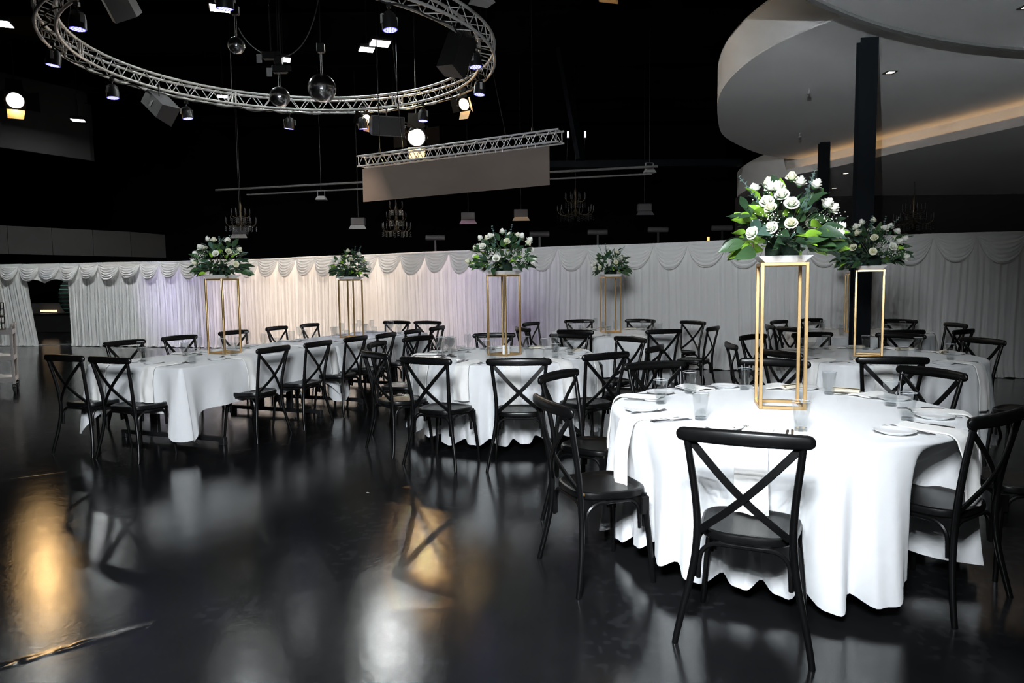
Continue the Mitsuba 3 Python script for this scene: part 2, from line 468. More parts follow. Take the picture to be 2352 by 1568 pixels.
def drape_mesh(s0, s1, z0=0.012, z1=TOPZ - 0.03, lean0=0.0):
    ns = max(8, int((s1 - s0) / 0.0105))
    zs = np.array([z0, 0.05, 0.1, 0.25, 0.55, 0.9, 1.3, 1.7, z1])
    s = np.linspace(s0, s1, ns)
    rows = []
    for z in zs:
        h = (z - z0) / (z1 - z0)
        sw = s + lean0 * (1 - h) ** 1.0 * np.clip((s - s0) / (s1 - s0), 0, 1)
        p, n = on_curve(np.clip(sw + 0.008 * np.sin(s * 7 + z * 2.2), 0, SMAX))
        d = fold(s + 0.012 * np.sin(z * 3 + s)) * (0.75 + 0.5 * (1 - h))
        if z < 0.06:
            d = d * 1.5 + 0.02
        rows.append(np.c_[p + n * d[:, None], np.full(ns, z) + (0.008 * np.sin(s * 23) if z < 0.06 else 0)])
    return grid(np.array(rows)[::-1])


def swag_mesh(s0, w=0.63, drop=0.40):
    nu, nvv = 30, 40
    x = np.linspace(-1, 1, nu)
    v = np.linspace(0, 1, nvv)
    X, V = np.meshgrid(x, v)
    dep = drop * np.clip(1 - np.abs(X) ** 2.3, 0, 1) ** 0.8
    z = TOPZ - 0.02 - dep * V ** 0.9 - 0.03 * V
    p, n = on_curve(np.clip(s0 + X * w / 2, 0, SMAX))
    rip = 0.5 + 0.5 * np.cos(V * 2 * PI * 6.5 + 0.9 * np.sin(X * 2.5 + s0))
    d = 0.045 + 0.085 * np.sin(np.clip(V, 0, 1) * PI * 0.62) * (1 - X * X) + 0.034 * rip * (0.25 + V) * (1 - X ** 4)
    return grid(np.dstack([p + n * d[..., None], z]))


def curtain(s0, s1, label, lean0=0.0, swags=True, z0=0.012):
    k = thing('curtain', label, 'curtain', 'white curtain panels around the room')
    part(k, 'fabric', P(drape_mesh(s0, s1, z0, lean0=lean0), 'm_satin', True))
    s = np.linspace(s0, s1, max(6, int((s1 - s0) / 0.1)))
    p, n = on_curve(s)
    zz = TOPZ + 0.006 * np.sin(s * 2.1)
    rows = [np.c_[p + n * 0.05, zz - 0.075], np.c_[p + n * 0.055, zz - 0.004], np.c_[p + n * 0.04, zz], np.c_[p - n * 0.03, zz]]
    part(k, 'header', P(grid(np.array(rows)[::-1]), 'm_satin', 40))
    return k


PITCH = 0.585
first_c = s_at_x(-12.9) - 6 * PITCH
cents = [c for c in first_c + PITCH * np.arange(60) if 0.4 < c < SMAX - 0.4]
bounds = [0.0, SD0, SD1, s_at_x(-8.95), s_at_x(-6.75), s_at_x(-4.2), s_at_x(-1.7), s_at_x(0.6), s_at_x(2.55), s_at_x(4.35), s_at_x(6.35), SMAX]
plab = ['white curtain panel gathered beside the dark doorway, behind the trolley', None,
        'plain white curtain panel between the doorway and the violet light', 'white curtain panel washed in violet light behind the long tables',
        'white curtain panel glowing warm behind the first flower stand', 'warm lit white curtain panel behind the second flower stand',
        'pinkish white curtain panel behind the middle round table', 'pale grey curtain panel below the shadow of the flowers by the wall',
        'pale grey curtain panel behind the tall brightest flower stand', 'grey curtain panel behind the tall black column',
        'darkest grey curtain panel at the shaded end of the room']
keys = []
for k in range(len(bounds) - 1):
    if k == 1:
        kk = thing('curtain_valance', 'swagged white valance over the dark doorway', 'valance')
        s = np.linspace(SD0, SD1, 60)
        q = (s - SD0) / (SD1 - SD0)
        p, n = on_curve(s)
        low = 1.62 + 0.10 * np.abs(np.sin(q * PI * 2)) ** 0.9 - 0.04 * q * (1 - q)
        rows = []
        for j in range(9):
            v = j / 8
            rows.append(np.c_[p + n * (0.01 + 0.025 * np.cos(v * 18 + q * 3))[:, None] + n * 0.03 * v, (TOPZ - 0.03) * (1 - v) + low * v])
        part(kk, 'fabric', P(grid(np.array(rows)), 'm_satin', True))
        rows = [np.c_[p + n * 0.05, 0 * s + TOPZ - 0.075], np.c_[p + n * 0.05, 0 * s + TOPZ], np.c_[p - n * 0.03, 0 * s + TOPZ]]
        part(kk, 'header', P(grid(np.array(rows)[::-1]), 'm_satin', 40))
    else:
        kk = curtain(bounds[k], bounds[k + 1], plab[k], lean0=0.28 if k == 0 else 0.0)
    keys.append(kk)
for c in cents:
    k = int(np.searchsorted(bounds, c, side='right')) - 1
    part(keys[k], 'swag', P(swag_mesh(c, 0.60 + 0.05 * math.sin(c * 3), 0.39 + 0.02 * math.sin(c * 5)), 'm_satin', True))

# what shows through the doorway
d = thing('striped_beanbag', 'dark rounded shape with pale green stripes inside the doorway', 'cushion')
ic = trimesh.creation.icosphere(subdivisions=3, radius=1.0)
ic.apply_scale((0.32, 0.3, 0.52))
M = T().translate([-12.05, 19.3, 1.25])
part(d, 'body', P(ic, 'm_black_metal', True), M)
for k in range(9):
    z = -0.42 + k * 0.105
    r = math.sqrt(max(0.02, 1 - (z / 0.52) ** 2))
    a = np.linspace(0, 2 * PI, 28)[:-1]
    part(d, 'stripe', P(tube(np.c_[0.323 * r * np.cos(a), 0.303 * r * np.sin(a), 0 * a + z], 0.014, 5, closed=True), 'm_stripe_green', True), M)
part(d, 'stand', P(lathe([(0.0, 0.0), (0.2, 0.0), (0.2, 0.03), (0.03, 0.05), (0.03, 0.8), (0, 0.8)], 14), 'm_black_metal', 30), T().translate([-12.05, 19.3, 0]))
d = thing('bar_counter', 'black counter with a warm glowing strip seen through the doorway', 'counter')
part(d, 'body', P(bx(-17.2, -14.4, 24.0, 24.6, 0, 0.62, 0.02), 'm_black_metal', False))
part(d, 'top', P(bx(-17.3, -14.3, 23.9, 24.7, 0.62, 0.66, 0.01), 'm_black_metal', False))
part(d, 'light_strip', P(bx(-16.2, -15.65, 24.15, 24.2, 0.69, 0.77), 'm_lamp_grey', False), label='warm glowing strip', **glow((1.5, 1.0, 0.55), 0.05))
part(d, 'backboard', P(bx(-17.2, -14.4, 24.3, 24.34, 0.66, 1.0), 'm_dark_grey', False))
pts = np.array([(-14.2, 18.15, 0.012), (-13.4, 18.22, 0.012), (-12.7, 18.25, 0.012), (-12.1, 18.45, 0.012), (-11.6, 18.5, 0.012), (-11.1, 18.3, 0.012)])
single('floor_cable', 'thin pale cable lying across the doorway floor', 'cable', P(tube(CubicSpline(range(6), pts)(np.linspace(0, 5, 40)), 0.011, 6), 'm_lamp_grey', True))
# ------------------------------------------------------------------ crossback chairs


def spline(pts, n=18):
    p = np.asarray(pts, float)
    s = np.r_[0, np.cumsum(np.linalg.norm(np.diff(p, axis=0), axis=1))]
    return CubicSpline(s, p)(np.linspace(0, s[-1], n))


def rail_mesh():
    n, m = 25, 12
    t = np.r_[-1, -0.995, -0.985, -0.96, -0.93, np.linspace(-0.89, 0.89, n - 10), 0.93, 0.96, 0.985, 0.995, 1]
    v = []
    for q in t:
        e = math.sqrt(max(0.0, 1 - (max(0.0, abs(q) - 0.89) / 0.11) ** 2))
        h = (0.030 - 0.004 * q * q) * max(e, 0.05)
        w = 0.0165 * max(e, 0.05)
        c = np.array([0.249 * q, -0.036 * (1 - q * q), 0.852 + 0.004 * (1 - q * q)])
        tx = np.array([0.249, 0.072 * q, 0])
        tx /= np.linalg.norm(tx)
        ny = np.array([-tx[1], tx[0], 0])
        for k in range(m):
            a = 2 * PI * k / m
            ca, sa_ = math.cos(a), math.sin(a)
            v.append(c + ny * w * np.sign(ca) * abs(ca) ** 0.8 + np.array([0, 0.0, 1]) * h * np.sign(sa_) * abs(sa_) ** 0.75)
    g = grid(np.array(v).reshape(n, m, 3), True)
    vv = np.vstack([g.vertices, [v[0] * 0 + np.mean(v[:m], 0)], [np.mean(v[-m:], 0)]])
    a, b = len(vv) - 2, len(vv) - 1
    j = np.arange(m)
    f = np.vstack([g.faces, np.stack([j * 0 + a, (j + 1) % m, j], 1), np.stack([j * 0 + b, (n - 1) * m + j, (n - 1) * m + (j + 1) % m], 1)])
    return trimesh.Trimesh(vv, f, process=False)


def post_mesh(sx):
    p = spline([(0.2525 * sx, 0.0157, 0), (0.222 * sx, 0.045, 0.16), (0.19 * sx, 0.062, 0.32), (0.177 * sx, 0.06, 0.46), (0.186 * sx, 0.036, 0.64), (0.207 * sx, -0.006, 0.838)], 22)
    return tube(p, np.interp(p[:, 2], [0, 0.1, 0.45, 0.84], [0.0125, 0.0135, 0.0155, 0.0135]), 9)


def brace_mesh(sx):
    a, b = np.array([0.196 * sx, 0.008, 0.825]), np.array([-0.165 * sx, 0.062, 0.462])
    n = 15
    q = np.linspace(0, 1, n)
    c = a + (b - a) * q[:, None]
    c[:, 1] += -0.040 * np.sin(q * PI) - sx * 0.004
    c[:, 2] += -0.012 * np.sin(q * PI)
    t = np.gradient(c, axis=0)
    t /= np.linalg.norm(t, axis=1, keepdims=True)
    ny = np.array([0, 1.0, 0]) - t * t[:, 1:2]
    ny /= np.linalg.norm(ny, axis=1, keepdims=True)
    s = np.cross(t, ny)
    w, h = 0.0145, 0.005
    v = np.stack([c + s * w + ny * h * 0.4, c + s * w * 0.8 + ny * h, c - s * w * 0.8 + ny * h, c - s * w + ny * h * 0.4, c - s * w - ny * h * 0.4, c - s * w * 0.8 - ny * h, c + s * w * 0.8 - ny * h, c + s * w - ny * h * 0.4], 1)
    return grid(v, True)


def seat_mesh():
    n = 40
    a = np.arange(n) * 2 * PI / n
    def out(sc):
        ca, sa_ = np.cos(a), np.sin(a)
        e = 2 / 3.4
        x = np.sign(ca) * np.abs(ca) ** e
        y = np.sign(sa_) * np.abs(sa_) ** e
        hw = 0.192 + 0.016 * y
        return np.stack([x * hw * sc, 0.245 + y * 0.187 * sc], 1)
    rings = [(0.3, 0.444), (0.72, 0.4445), (0.82, 0.447), (0.87, 0.4545), (0.94, 0.4565), (0.985, 0.452), (1.0, 0.442), (1.0, 0.426), (0.97, 0.418), (0.8, 0.418), (0.3, 0.418)]
    v = np.array([np.c_[out(s), np.full(n, z)] for s, z in rings])
    g = grid(v, True)
    vv = np.vstack([g.vertices, [(0, 0.245, 0.444)], [(0, 0.245, 0.418)]])
    j = np.arange(n)
    k = (len(rings) - 1) * n
    f = np.vstack([g.faces, np.stack([j * 0 + len(vv) - 2, (j + 1) % n, j], 1), np.stack([j * 0 + len(vv) - 1, k + j, k + (j + 1) % n], 1)])
    f = f[:, ::-1]
    return trimesh.Trimesh(vv, f, process=False)


def front_leg_mesh(sx):
    p = spline([(0.212 * sx, 0.425, 0), (0.196 * sx, 0.412, 0.2), (0.172 * sx, 0.392, 0.43)], 10)
    block = mv(bx(-0.021, 0.021, -0.021, 0.021, 0.33, 0.419, 0.004), T().translate([0.174 * sx, 0.392, 0]))
    return cat(tube(p, np.interp(p[:, 2], [0, 0.43], [0.0115, 0.0155]), 9), block)


def arc_mesh(a, b, z0=0.26, z1=0.407, r=0.0095):
    a, b = np.array(a, float), np.array(b, float)
    d = (b - a) / np.linalg.norm(b - a)
    pts = []
    for p, s in ((a, 1), (b, -1)):
        q = [np.r_[p, z0], np.r_[p + d * s * 0.003, z0 + 0.07]]
        for k in range(1, 7):
            t = k / 6 * PI / 2
            q.append(np.r_[p + d * s * (0.004 + 0.07 * (1 - math.cos(t))), z1 - 0.07 + 0.07 * math.sin(t)])
        pts += q if s == 1 else q[::-1]
    return tube(np.array(pts), r, 7)


chair_parts = [('seat', P(seat_mesh(), 'm_chair', 30)), ('top_rail', P(rail_mesh(), 'm_chair', True)),
               ('rear_leg', P(post_mesh(-1), 'm_chair', 40)), ('rear_leg', P(post_mesh(1), 'm_chair', 40)),
               ('cross_brace', P(brace_mesh(-1), 'm_chair', 30)), ('cross_brace', P(brace_mesh(1), 'm_chair', 30)),
               ('front_leg', P(front_leg_mesh(-1), 'm_chair', 35)), ('front_leg', P(front_leg_mesh(1), 'm_chair', 35)),
               ('seat_arc', P(arc_mesh((-0.172, 0.072), (0.172, 0.072)), 'm_chair', 40)),
               ('seat_arc', P(arc_mesh((-0.185, 0.085), (-0.168, 0.375)), 'm_chair', 40)),
               ('seat_arc', P(arc_mesh((0.185, 0.085), (0.168, 0.375)), 'm_chair', 40)),
               ('seat_arc', P(arc_mesh((-0.155, 0.405), (0.155, 0.405)), 'm_chair', 40))]

C1, C2, C3, C4, C5 = (1.43, 3.75), (-0.07, 6.80), (3.28, 6.35), (1.42, 9.75), (4.58, 9.28)
N1, N2, N3, N4, N5 = 'brightest round table', 'middle round table', 'round table beside the black column', 'round table by the curtain', 'round table behind the black column'
G1, G2, G3, G4, G5 = ['chairs around the ' + n for n in (N1, N2, N3, N4, N5)]
# key: x, y, facing (degrees), label, short name of the place at the table
CH = {
    1: [(0.859, 2.578, 335.1, 'black crossback chair closest to the camera, its back turned, at the brightest round table', 'the nearest chair'),
        (0.195, 3.333, 288.5, 'black crossback chair with a bare worn patch on its seat, at the brightest round table', 'the chair with a worn seat'),
        (0.30, 4.40, 236.0, 'black crossback chair directly behind the one with the worn seat, at the brightest round table', 'the chair behind the worn one'),
        (1.006, 4.90, 199.0, 'black crossback chair facing the camera across the brightest round table, nearer the middle table', 'the far chair by the middle table'),
        (1.866, 4.979, 147.3, 'black crossback chair facing the camera right behind the tall gold stand of the brightest table', 'the far chair behind the gold stand'),
        (2.606, 4.35, 109.6, 'black crossback chair at the brightest round table overlapping the chair of the table behind', 'the far chair by the column table'),
        (2.03, 2.91, 33.0, 'black crossback chair at the brightest table, turned sideways with a white napkin over its seat', 'the chair under the hanging napkin'),
        (2.74, 3.36, 79.0, 'black crossback chair in deep shadow beyond the napkin draped chair at the brightest table', 'the chair in deep shadow')],
    2: [(0.049, 5.263, 357.4, 'black crossback chair with its back square to the camera at the middle round table', 'the chair square to the camera'),
        (-0.673, 5.416, 330.8, 'black crossback chair with back turned, beside the square-on chair of the middle round table', 'the chair beside the square one'),
        (-1.169, 5.952, 307.1, 'black crossback chair with a warm reflection on its seat at the middle round table', 'the chair with a warm lit seat'),
        (-1.344, 6.997, 259.4, 'black crossback chair partly hidden behind the warm lit seat at the middle round table', 'the half hidden chair'),
        (-1.027, 7.70, 234.5, 'black crossback chair between the middle round table and the long tables, facing the camera', 'the chair by the long tables'),
        (-0.206, 8.078, 183.3, 'black crossback chair seen straight on behind the gold stand of the middle round table', 'the chair behind the gold stand'),
        (0.652, 7.878, 155.4, 'black crossback chair facing the camera, overlapped by a chair of the table behind it', 'the overlapped far chair'),
        (1.22, 7.255, 122.5, 'black crossback chair with a brownish sheen on its rail beside the middle round table', 'the chair with a brown sheen'),
        (1.267, 6.234, 60.9, 'black crossback chair seen nearly edge-on between the middle and the brightest round tables', 'the edge-on chair'),
        (0.753, 5.619, 33.0, 'black crossback chair with back turned toward the brightest table, at the middle round table', 'the chair by the brightest table')],
    3: [(2.768, 5.083, 348.3, 'black crossback chair with back square to the camera at the table by the black column', 'the chair square to the camera'),
        (2.166, 5.631, 290.9, 'black crossback chair just behind the legs of the brightest gold stand, its back turned', 'the chair behind the bright stand'),
        (2.021, 6.427, 263.7, 'black crossback chair seen edge-on with its round rail end toward the camera', 'the edge-on chair'),
        (2.553, 7.389, 217.2, 'black crossback chair behind the edge-on one at the table beside the black column', 'the chair behind the edge-on one'),
        (3.272, 7.619, 188.8, 'black crossback chair facing the camera just beside the black column', 'the far chair by the column'),
        (4.068, 7.334, 132.9, 'black crossback chair facing the camera within the second gold stand, overlapping another rail', 'the far chair within the gold stand'),
        (4.427, 6.588, 103.8, 'black crossback chair beside white plates at the shaded side of the column table', 'the chair on the shaded side'),
        (4.02, 5.05, 37.0, 'black crossback chair at the edge of the picture in front of the column table', 'the chair by the picture edge')],
    4: [(0.774, 8.544, 330.8, 'black crossback chair with its back turned, overlapping a rail of the middle table', 'the chair with back turned'),
        (0.291, 10.397, 237.7, 'black crossback chair seen sideways against the pinkish curtain', 'the sideways chair by the curtain'),
        (0.146, 9.20, 292.7, 'black crossback chair beside the sideways one, half hidden by the middle table stand', 'the half hidden chair'),
        (1.063, 11.01, 191.8, 'black crossback chair facing the camera before the curtain, beside its gold stand', 'the first far chair'),
        (2.001, 10.925, 153.5, 'black crossback chair facing the camera before the curtain, past its gold stand', 'the second far chair'),
        (2.643, 10.249, 123.4, 'black crossback chair with an orange glint on its cross brace before the curtain', 'the chair with an orange glint'),
        (2.55, 8.902, 56.1, 'black crossback chair seen from the side, standing free with its seat and legs showing', 'the chair seen from the side'),
        (1.831, 8.438, 16.8, 'black crossback chair with its back turned, its cross framing the white cloth behind', 'the chair framing the cloth')],
    5: [(3.88, 10.16, 220.7, 'black crossback chair against the curtain, seen through the brightest gold stand', 'the chair within the bright stand'),
        (3.365, 9.11, 263.0, 'black crossback chair seen edge-on through the brightest gold stand', 'the edge-on chair'),
        (3.42, 8.59, 289.9, 'black crossback chair with back turned, its rail crossing the brightest gold stand', 'the chair with back turned'),
        (4.49, 10.53, 203.0, 'black crossback chair against the curtain beside the glasses and the brightest gold stand', 'the chair by the glasses'),
        (5.56, 10.05, 125.6, 'black crossback chair against the curtain beyond the second gold stand', 'the chair beyond the gold stand'),
        (4.41, 7.88, 1.0, 'black crossback chair with back turned, its rail just above another within the second gold stand', 'the chair in the second stand'),
        (5.69, 8.99, 89.0, 'black crossback chair turned sideways against the darkening curtain', 'the sideways chair by dark curtain'),
        (5.08, 7.88, 33.0, 'black crossback chair seen sideways in front of the darkening curtain, behind another rail', 'the chair behind another rail')],
}
UA, NA, LC = np.array([0.352, 0.936]), np.array([-0.936, 0.352]), np.array([-2.6, 8.56])


def lt(s, n):
    return LC + UA * s + NA * n


AX = math.degrees(math.atan2(UA[1], UA[0]))
LONG = []
for s, n, lab, pl in ((-1.72, -1.02, 'nearest black crossback chair in the row along the long tables, toward the middle table', 'the nearest chair of the row'),
                      (-1.07, -1.05, 'second black crossback chair in the row beside the long tables', 'the second chair of the row'),
                      (-0.38, -1.05, 'third black crossback chair in the row beside the long tables', 'the third chair of the row'),
                      (0.19, -1.10, 'fourth black crossback chair in the row beside the long tables', 'the fourth chair of the row'),
                      (0.91, -1.07, 'fifth black crossback chair in the row beside the long tables', 'the fifth chair of the row'),
                      (1.56, -1.09, 'last black crossback chair in the row beside the long tables', 'the last chair of the row')):
    LONG.append((*lt(s, n), AX + 2, lab, pl, s, -1))
for s, n, lab, pl in ((-1.48, 1.14, 'black crossback chair nearest the doorway on the curtain side of the long tables', 'the chair nearest the doorway'),
                      (-0.73, 1.14, 'black crossback chair before the violet curtain at the long tables', 'the chair before the violet light'),
                      (0.20, 1.18, 'black crossback chair seen through the first gold flower stand', 'the chair behind the first stand'),
                      (1.10, 1.22, 'black crossback chair before the warm curtain between the two flower stands', 'the chair between the stands'),
                      (1.86, 1.22, 'smallest black crossback chair before the warm curtain by the second flower stand', 'the chair by the second stand')):
    LONG.append((*lt(s, n), AX + 180 + (-6 if s < 0.5 else 2), lab, pl, s, 1))
for s, n, lab, pl, t in ((-2.85, 0.24, 'black crossback chair nearest the trolley at the end of the long tables', 'the end chair by the trolley', AX - 90 - 2),
                         (-2.88, -0.32, 'black crossback chair with back turned at the end corner of the long tables', 'the end corner chair', AX - 90 - 2),
                         (2.81, 0.26, 'black crossback chair with a violet sheen at the far end of the long tables', 'the far end chair by the warm curtain', AX + 90 + 2),
                         (2.84, -0.28, 'black crossback chair with a violet sheen at the far end, beside the pinkish curtain', 'the far end chair by the pink curtain', AX + 90)):
    LONG.append((*lt(s, n), t, lab, pl, s, 0))


def chair(x, y, deg, label, group):
    k = thing('dining_chair', label, 'chair', group)
    M = T().translate([float(x), float(y), 0]).rotate([0, 0, 1], float(deg))
    for name, ply in chair_parts:
        part(k, name, ply, M)
    return k


for t, g in ((1, G1), (2, G2), (3, G3), (4, G4), (5, G5)):
    for (x, y, deg, lab, pl) in CH[t]:
        kk = chair(x, y, deg, lab, g)
        if t == 1 and 'worn' in lab and 'behind' not in lab:
            M = T().translate([x, y, 0]).rotate([0, 0, 1], deg)
            part(kk, 'worn_patch', P(mv(bx(-0.019, 0.019, -0.006, 0.0045, -0.007, 0.007, 0.002), T().translate([0.150, 0.082, 0.4515])), 'm_lit_flap_and_patch', False), M, label='bare worn patch')
for c in LONG:
    chair(c[0], c[1], c[2], c[3], 'chairs around the long tables')

# ------------------------------------------------------------------ tables and cloths
RT = 0.885


def round_cloth(seed, seats=(), nfold=27, hem=0.10):
    rng = np.random.default_rng(seed)
    n = 360
    a = np.arange(n) * 2 * PI / n
    w = a * nfold + 1.1 * np.sin(a * 3 + rng.uniform(0, 6)) + 0.8 * np.sin(a * 5 + rng.uniform(0, 6))
    f = np.cos(w) - 0.32 * np.cos(2 * w) + 0.15 * np.sin(2 * w)
    amp = 0.75 + 0.4 * np.sin(a * 2 + rng.uniform(0, 6)) * np.sin(a * 7 + rng.uniform(0, 6))
    kink = 0.012 * np.sin(a * 37 + rng.uniform(0, 6)) + 0.006 * np.sin(a * 61)
    hems = hem + 0.022 * np.sin(a * 4 + rng.uniform(0, 6)) + 0.012 * np.sin(a * 9 + rng.uniform(0, 6)) - 0.020 * f
    rows = []
    for r in (0.02, 0.3, 0.6, 0.82):
        rows.append(np.stack([r * np.cos(a), r * np.sin(a), 0.755 + 0 * a + 0.0012 * np.sin(a * 5 + r * 9)], 1))
    for k in range(5):
        t = k / 4 * PI / 2
        r = RT - 0.022 + 0.024 * math.sin(t)
        rows.append(np.stack([r * np.cos(a), r * np.sin(a), 0.731 + 0.024 * math.cos(t) + 0 * a], 1))
    for q in np.linspace(0.05, 1, 15):
        g = q ** 0.8
        d = g * (0.056 * f * amp * (0.55 + 0.45 * q) + kink * 0.35 * q) + 0.035 * q
        r = RT + 0.002 + np.maximum(d, -0.02 - 0.03 * q)
        z = 0.731 + (hems - 0.731) * q
        for (sa2, rp2) in seats:
            da = (a - sa2 + PI) % (2 * PI) - PI
            k2 = np.exp(-(da / 0.27) ** 6) * min(1.0, q / 0.36)
            r = np.where(r > rp2, r + (rp2 + 0.022 * f * q - r) * k2, r)
        rows.append(np.stack([r * np.cos(a), r * np.sin(a), z], 1))
    v = np.array(rows)
    return grid(v, True)


def round_table(c, name, seed, chairs_):
    M = T().translate([c[0], c[1], 0])
    t = thing('round_table', 'round banquet table hidden under its cloth, the ' + name, 'table')
    part(t, 'tabletop', P(lathe([(0, 0.722), (RT - 0.02, 0.722), (RT - 0.008, 0.726), (RT - 0.008, 0.742), (RT - 0.02, 0.748), (0, 0.748)], 64), 'm_dark_grey', 30), M)
    part(t, 'pedestal', P(lathe([(0, 0.0), (0.34, 0.0), (0.34, 0.03), (0.06, 0.06), (0.045, 0.2), (0.045, 0.70), (0.2, 0.722), (0, 0.722)], 24), 'm_black_metal', 30), M)
    single('tablecloth', 'white tablecloth falling in folds to the floor around the ' + name, 'tablecloth', P(round_cloth(seed, [(math.atan2(q[1] - c[1], q[0] - c[0]), math.hypot(q[0] - c[0], q[1] - c[1]) - 0.45) for q in chairs_]), 'm_cloth', True), M)


for t, c, nme, sd in ((1, C1, N1, 11), (2, C2, N2, 22), (3, C3, N3, 33), (4, C4, N4, 44), (5, C5, N5, 55)):
    round_table(c, nme, sd, CH[t])

HW, HL, LN = 0.56, 1.14, -0.13


def long_cloth(seed):
    """A rectangular cloth over a long table: local x along the table, its free corners hanging in pointed folds."""
    rng = np.random.default_rng(seed)
    per = []
    cr = 0.03
    nx, ny, nc = 70, 36, 16
    for (x0, y0, x1, y1, n) in ((-HL + cr, -HW, HL - cr, -HW, nx), (HL, -HW + cr, HL, HW - cr, ny), (HL - cr, HW, -HL + cr, HW, nx), (-HL, HW - cr, -HL, -HW + cr, ny)):
        q = np.linspace(0, 1, n, endpoint=False)
        for t in q:
            per.append((x0 + (x1 - x0) * t, y0 + (y1 - y0) * t, 0))
        cxn, cyn = np.sign(x1) * (HL - cr) if n == nx else np.sign(x0) * (HL - cr), np.sign(y0) * (HW - cr) if n == nx else np.sign(y1) * (HW - cr)
        a0 = {(-1): 0}.get(9, None)
        ang0 = math.atan2(y1 - cyn, x1 - cxn)
        for j in range(nc):
            a = ang0 + (j + 0.0) / nc * PI / 2
            per.append((cxn + cr * math.cos(a), cyn + cr * math.sin(a), 1))
    per = np.array(per)
    m = len(per)
    s = np.r_[0, np.cumsum(np.linalg.norm(np.diff(per[:, :2], axis=0), axis=1))]
    nrm = np.stack([np.roll(per[:, 1], -1) - np.roll(per[:, 1], 1), -(np.roll(per[:, 0], -1) - np.roll(per[:, 0], 1))], 1)
    nrm /= np.linalg.norm(nrm, axis=1, keepdims=True)
    dx, dy = HL - np.abs(per[:, 0]), HW - np.abs(per[:, 1])
    dc = np.hypot(dx, dy)                                        # distance to the nearest corner along the edge
    OV = 0.40
    near = np.exp(-(dc / 0.13) ** 2)
    length = OV + 0.24 * near
    foldy = 0.016 * np.sin(s * 11 + rng.uniform(0, 6)) + 0.010 * np.sin(s * 23 + rng.uniform(0, 6)) + 0.05 * np.exp(-((dc - 0.07) / 0.05) ** 2) - 0.03 * np.exp(-((dc - 0.22) / 0.08) ** 2)
    hemw = 0.012 * np.sin(s * 5 + rng.uniform(0, 6))
    rows = []
    for q in (0.02, 0.5, 0.9):
        rows.append(np.c_[per[:, :2] * q, np.full(m, 0.755)])
    for k in range(4):
        t = k / 3 * PI / 2
        rows.append(np.c_[per[:, :2] - nrm * (0.02 * (1 - math.sin(t))), np.full(m, 0.735 + 0.02 * math.cos(t))])
    for q in np.linspace(0.08, 1, 12):
        d = 0.004 + q * (0.02 + foldy) + 0.05 * near * q * (1 - 0.4 * q)
        rows.append(np.c_[per[:, :2] + nrm * d[:, None], 0.735 - q * (length + hemw - 0.02)])
    return grid(np.array(rows), True)


LT = []
for k, (s0, lab) in enumerate(((-1.37, 'nearer'), (0.93, 'farther'))):
    p = lt(s0, LN)
    M = T().translate([float(p[0]), float(p[1]), 0]).rotate([0, 0, 1], AX)
    t = thing('long_table', 'long table on black T-shaped feet under a white cloth, the %s of the two' % lab, 'table')
    part(t, 'tabletop', P(bx(-HL + 0.01, HL - 0.01, -HW + 0.01, HW - 0.01, 0.715, 0.748, 0.004), 'm_dark_grey', False), M)
    for x in (-0.73, 0.73):
        ft = part(t, 'foot_bar', P(bx(x - 0.025, x + 0.025, -0.63, 0.63, 0.035, 0.075, 0.006), 'm_black_metal', False), M)
        for y in (-0.60, 0.60):
            part(ft, 'glide', P(bx(x - 0.025, x + 0.025, y - 0.03, y + 0.03, 0.0, 0.04, 0.004), 'm_black_metal', False), M)
        for y in (-0.2, 0.2):
            part(t, 'upright', P(bx(x - 0.02, x + 0.02, y - 0.035, y + 0.035, 0.07, 0.715, 0.004), 'm_black_metal', False), M)
    single('tablecloth', 'white cloth with hanging corners over the %s long table' % lab, 'tablecloth', P(long_cloth(70 + k), 'm_cloth', True), M)

# ------------------------------------------------------------------ table settings


def tumbler_parts():
    bowl = lathe([(0.0275, 0.012), (0.0285, 0.02), (0.0410, 0.135)], 12)
    base = lathe([(0, 0.001), (0.024, 0.001), (0.0275, 0.004), (0.0278, 0.012), (0.026, 0.016), (0, 0.0165)], 12)
    rim = tube(np.c_[0.0408 * np.cos(np.arange(24) * PI / 12), 0.0408 * np.sin(np.arange(24) * PI / 12), np.full(24, 0.1355)], 0.0011, 5, closed=True)
    return [('bowl', mikit.ply(bowl, 'm_glass_wall', smooth=False)), ('base', P(base, 'm_glass_base', 40)), ('rim', P(rim, 'm_rim_glint', True))]


def wine_parts():
    bowl = lathe([(0.004, 0.085), (0.02, 0.09), (0.033, 0.108), (0.0385, 0.13), (0.037, 0.155), (0.031, 0.185)], 22)
    stem = lathe([(0, 0.001), (0.033, 0.001), (0.033, 0.003), (0.01, 0.007), (0.004, 0.015), (0.0036, 0.07), (0.007, 0.085), (0, 0.088)], 16)
    rim = tube(np.c_[0.031 * np.cos(np.arange(20) * PI / 10), 0.031 * np.sin(np.arange(20) * PI / 10), np.full(20, 0.185)], 0.001, 5, closed=True)
    return [('bowl', mikit.ply(bowl, 'm_glass_wall', smooth=True)), ('stem', P(stem, 'm_glass_solid', 40)), ('rim', P(rim, 'm_rim_glint', True))]


TUMBLER, WINE = tumbler_parts(), wine_parts()
PLATE = P(lathe([(0, 0.006), (0.05, 0.006), (0.056, 0.009), (0.083, 0.0175), (0.0865, 0.018), (0.0865, 0.0165), (0.058, 0.0035), (0.052, 0.0), (0, 0.0)], 40), 'm_plate', 40)


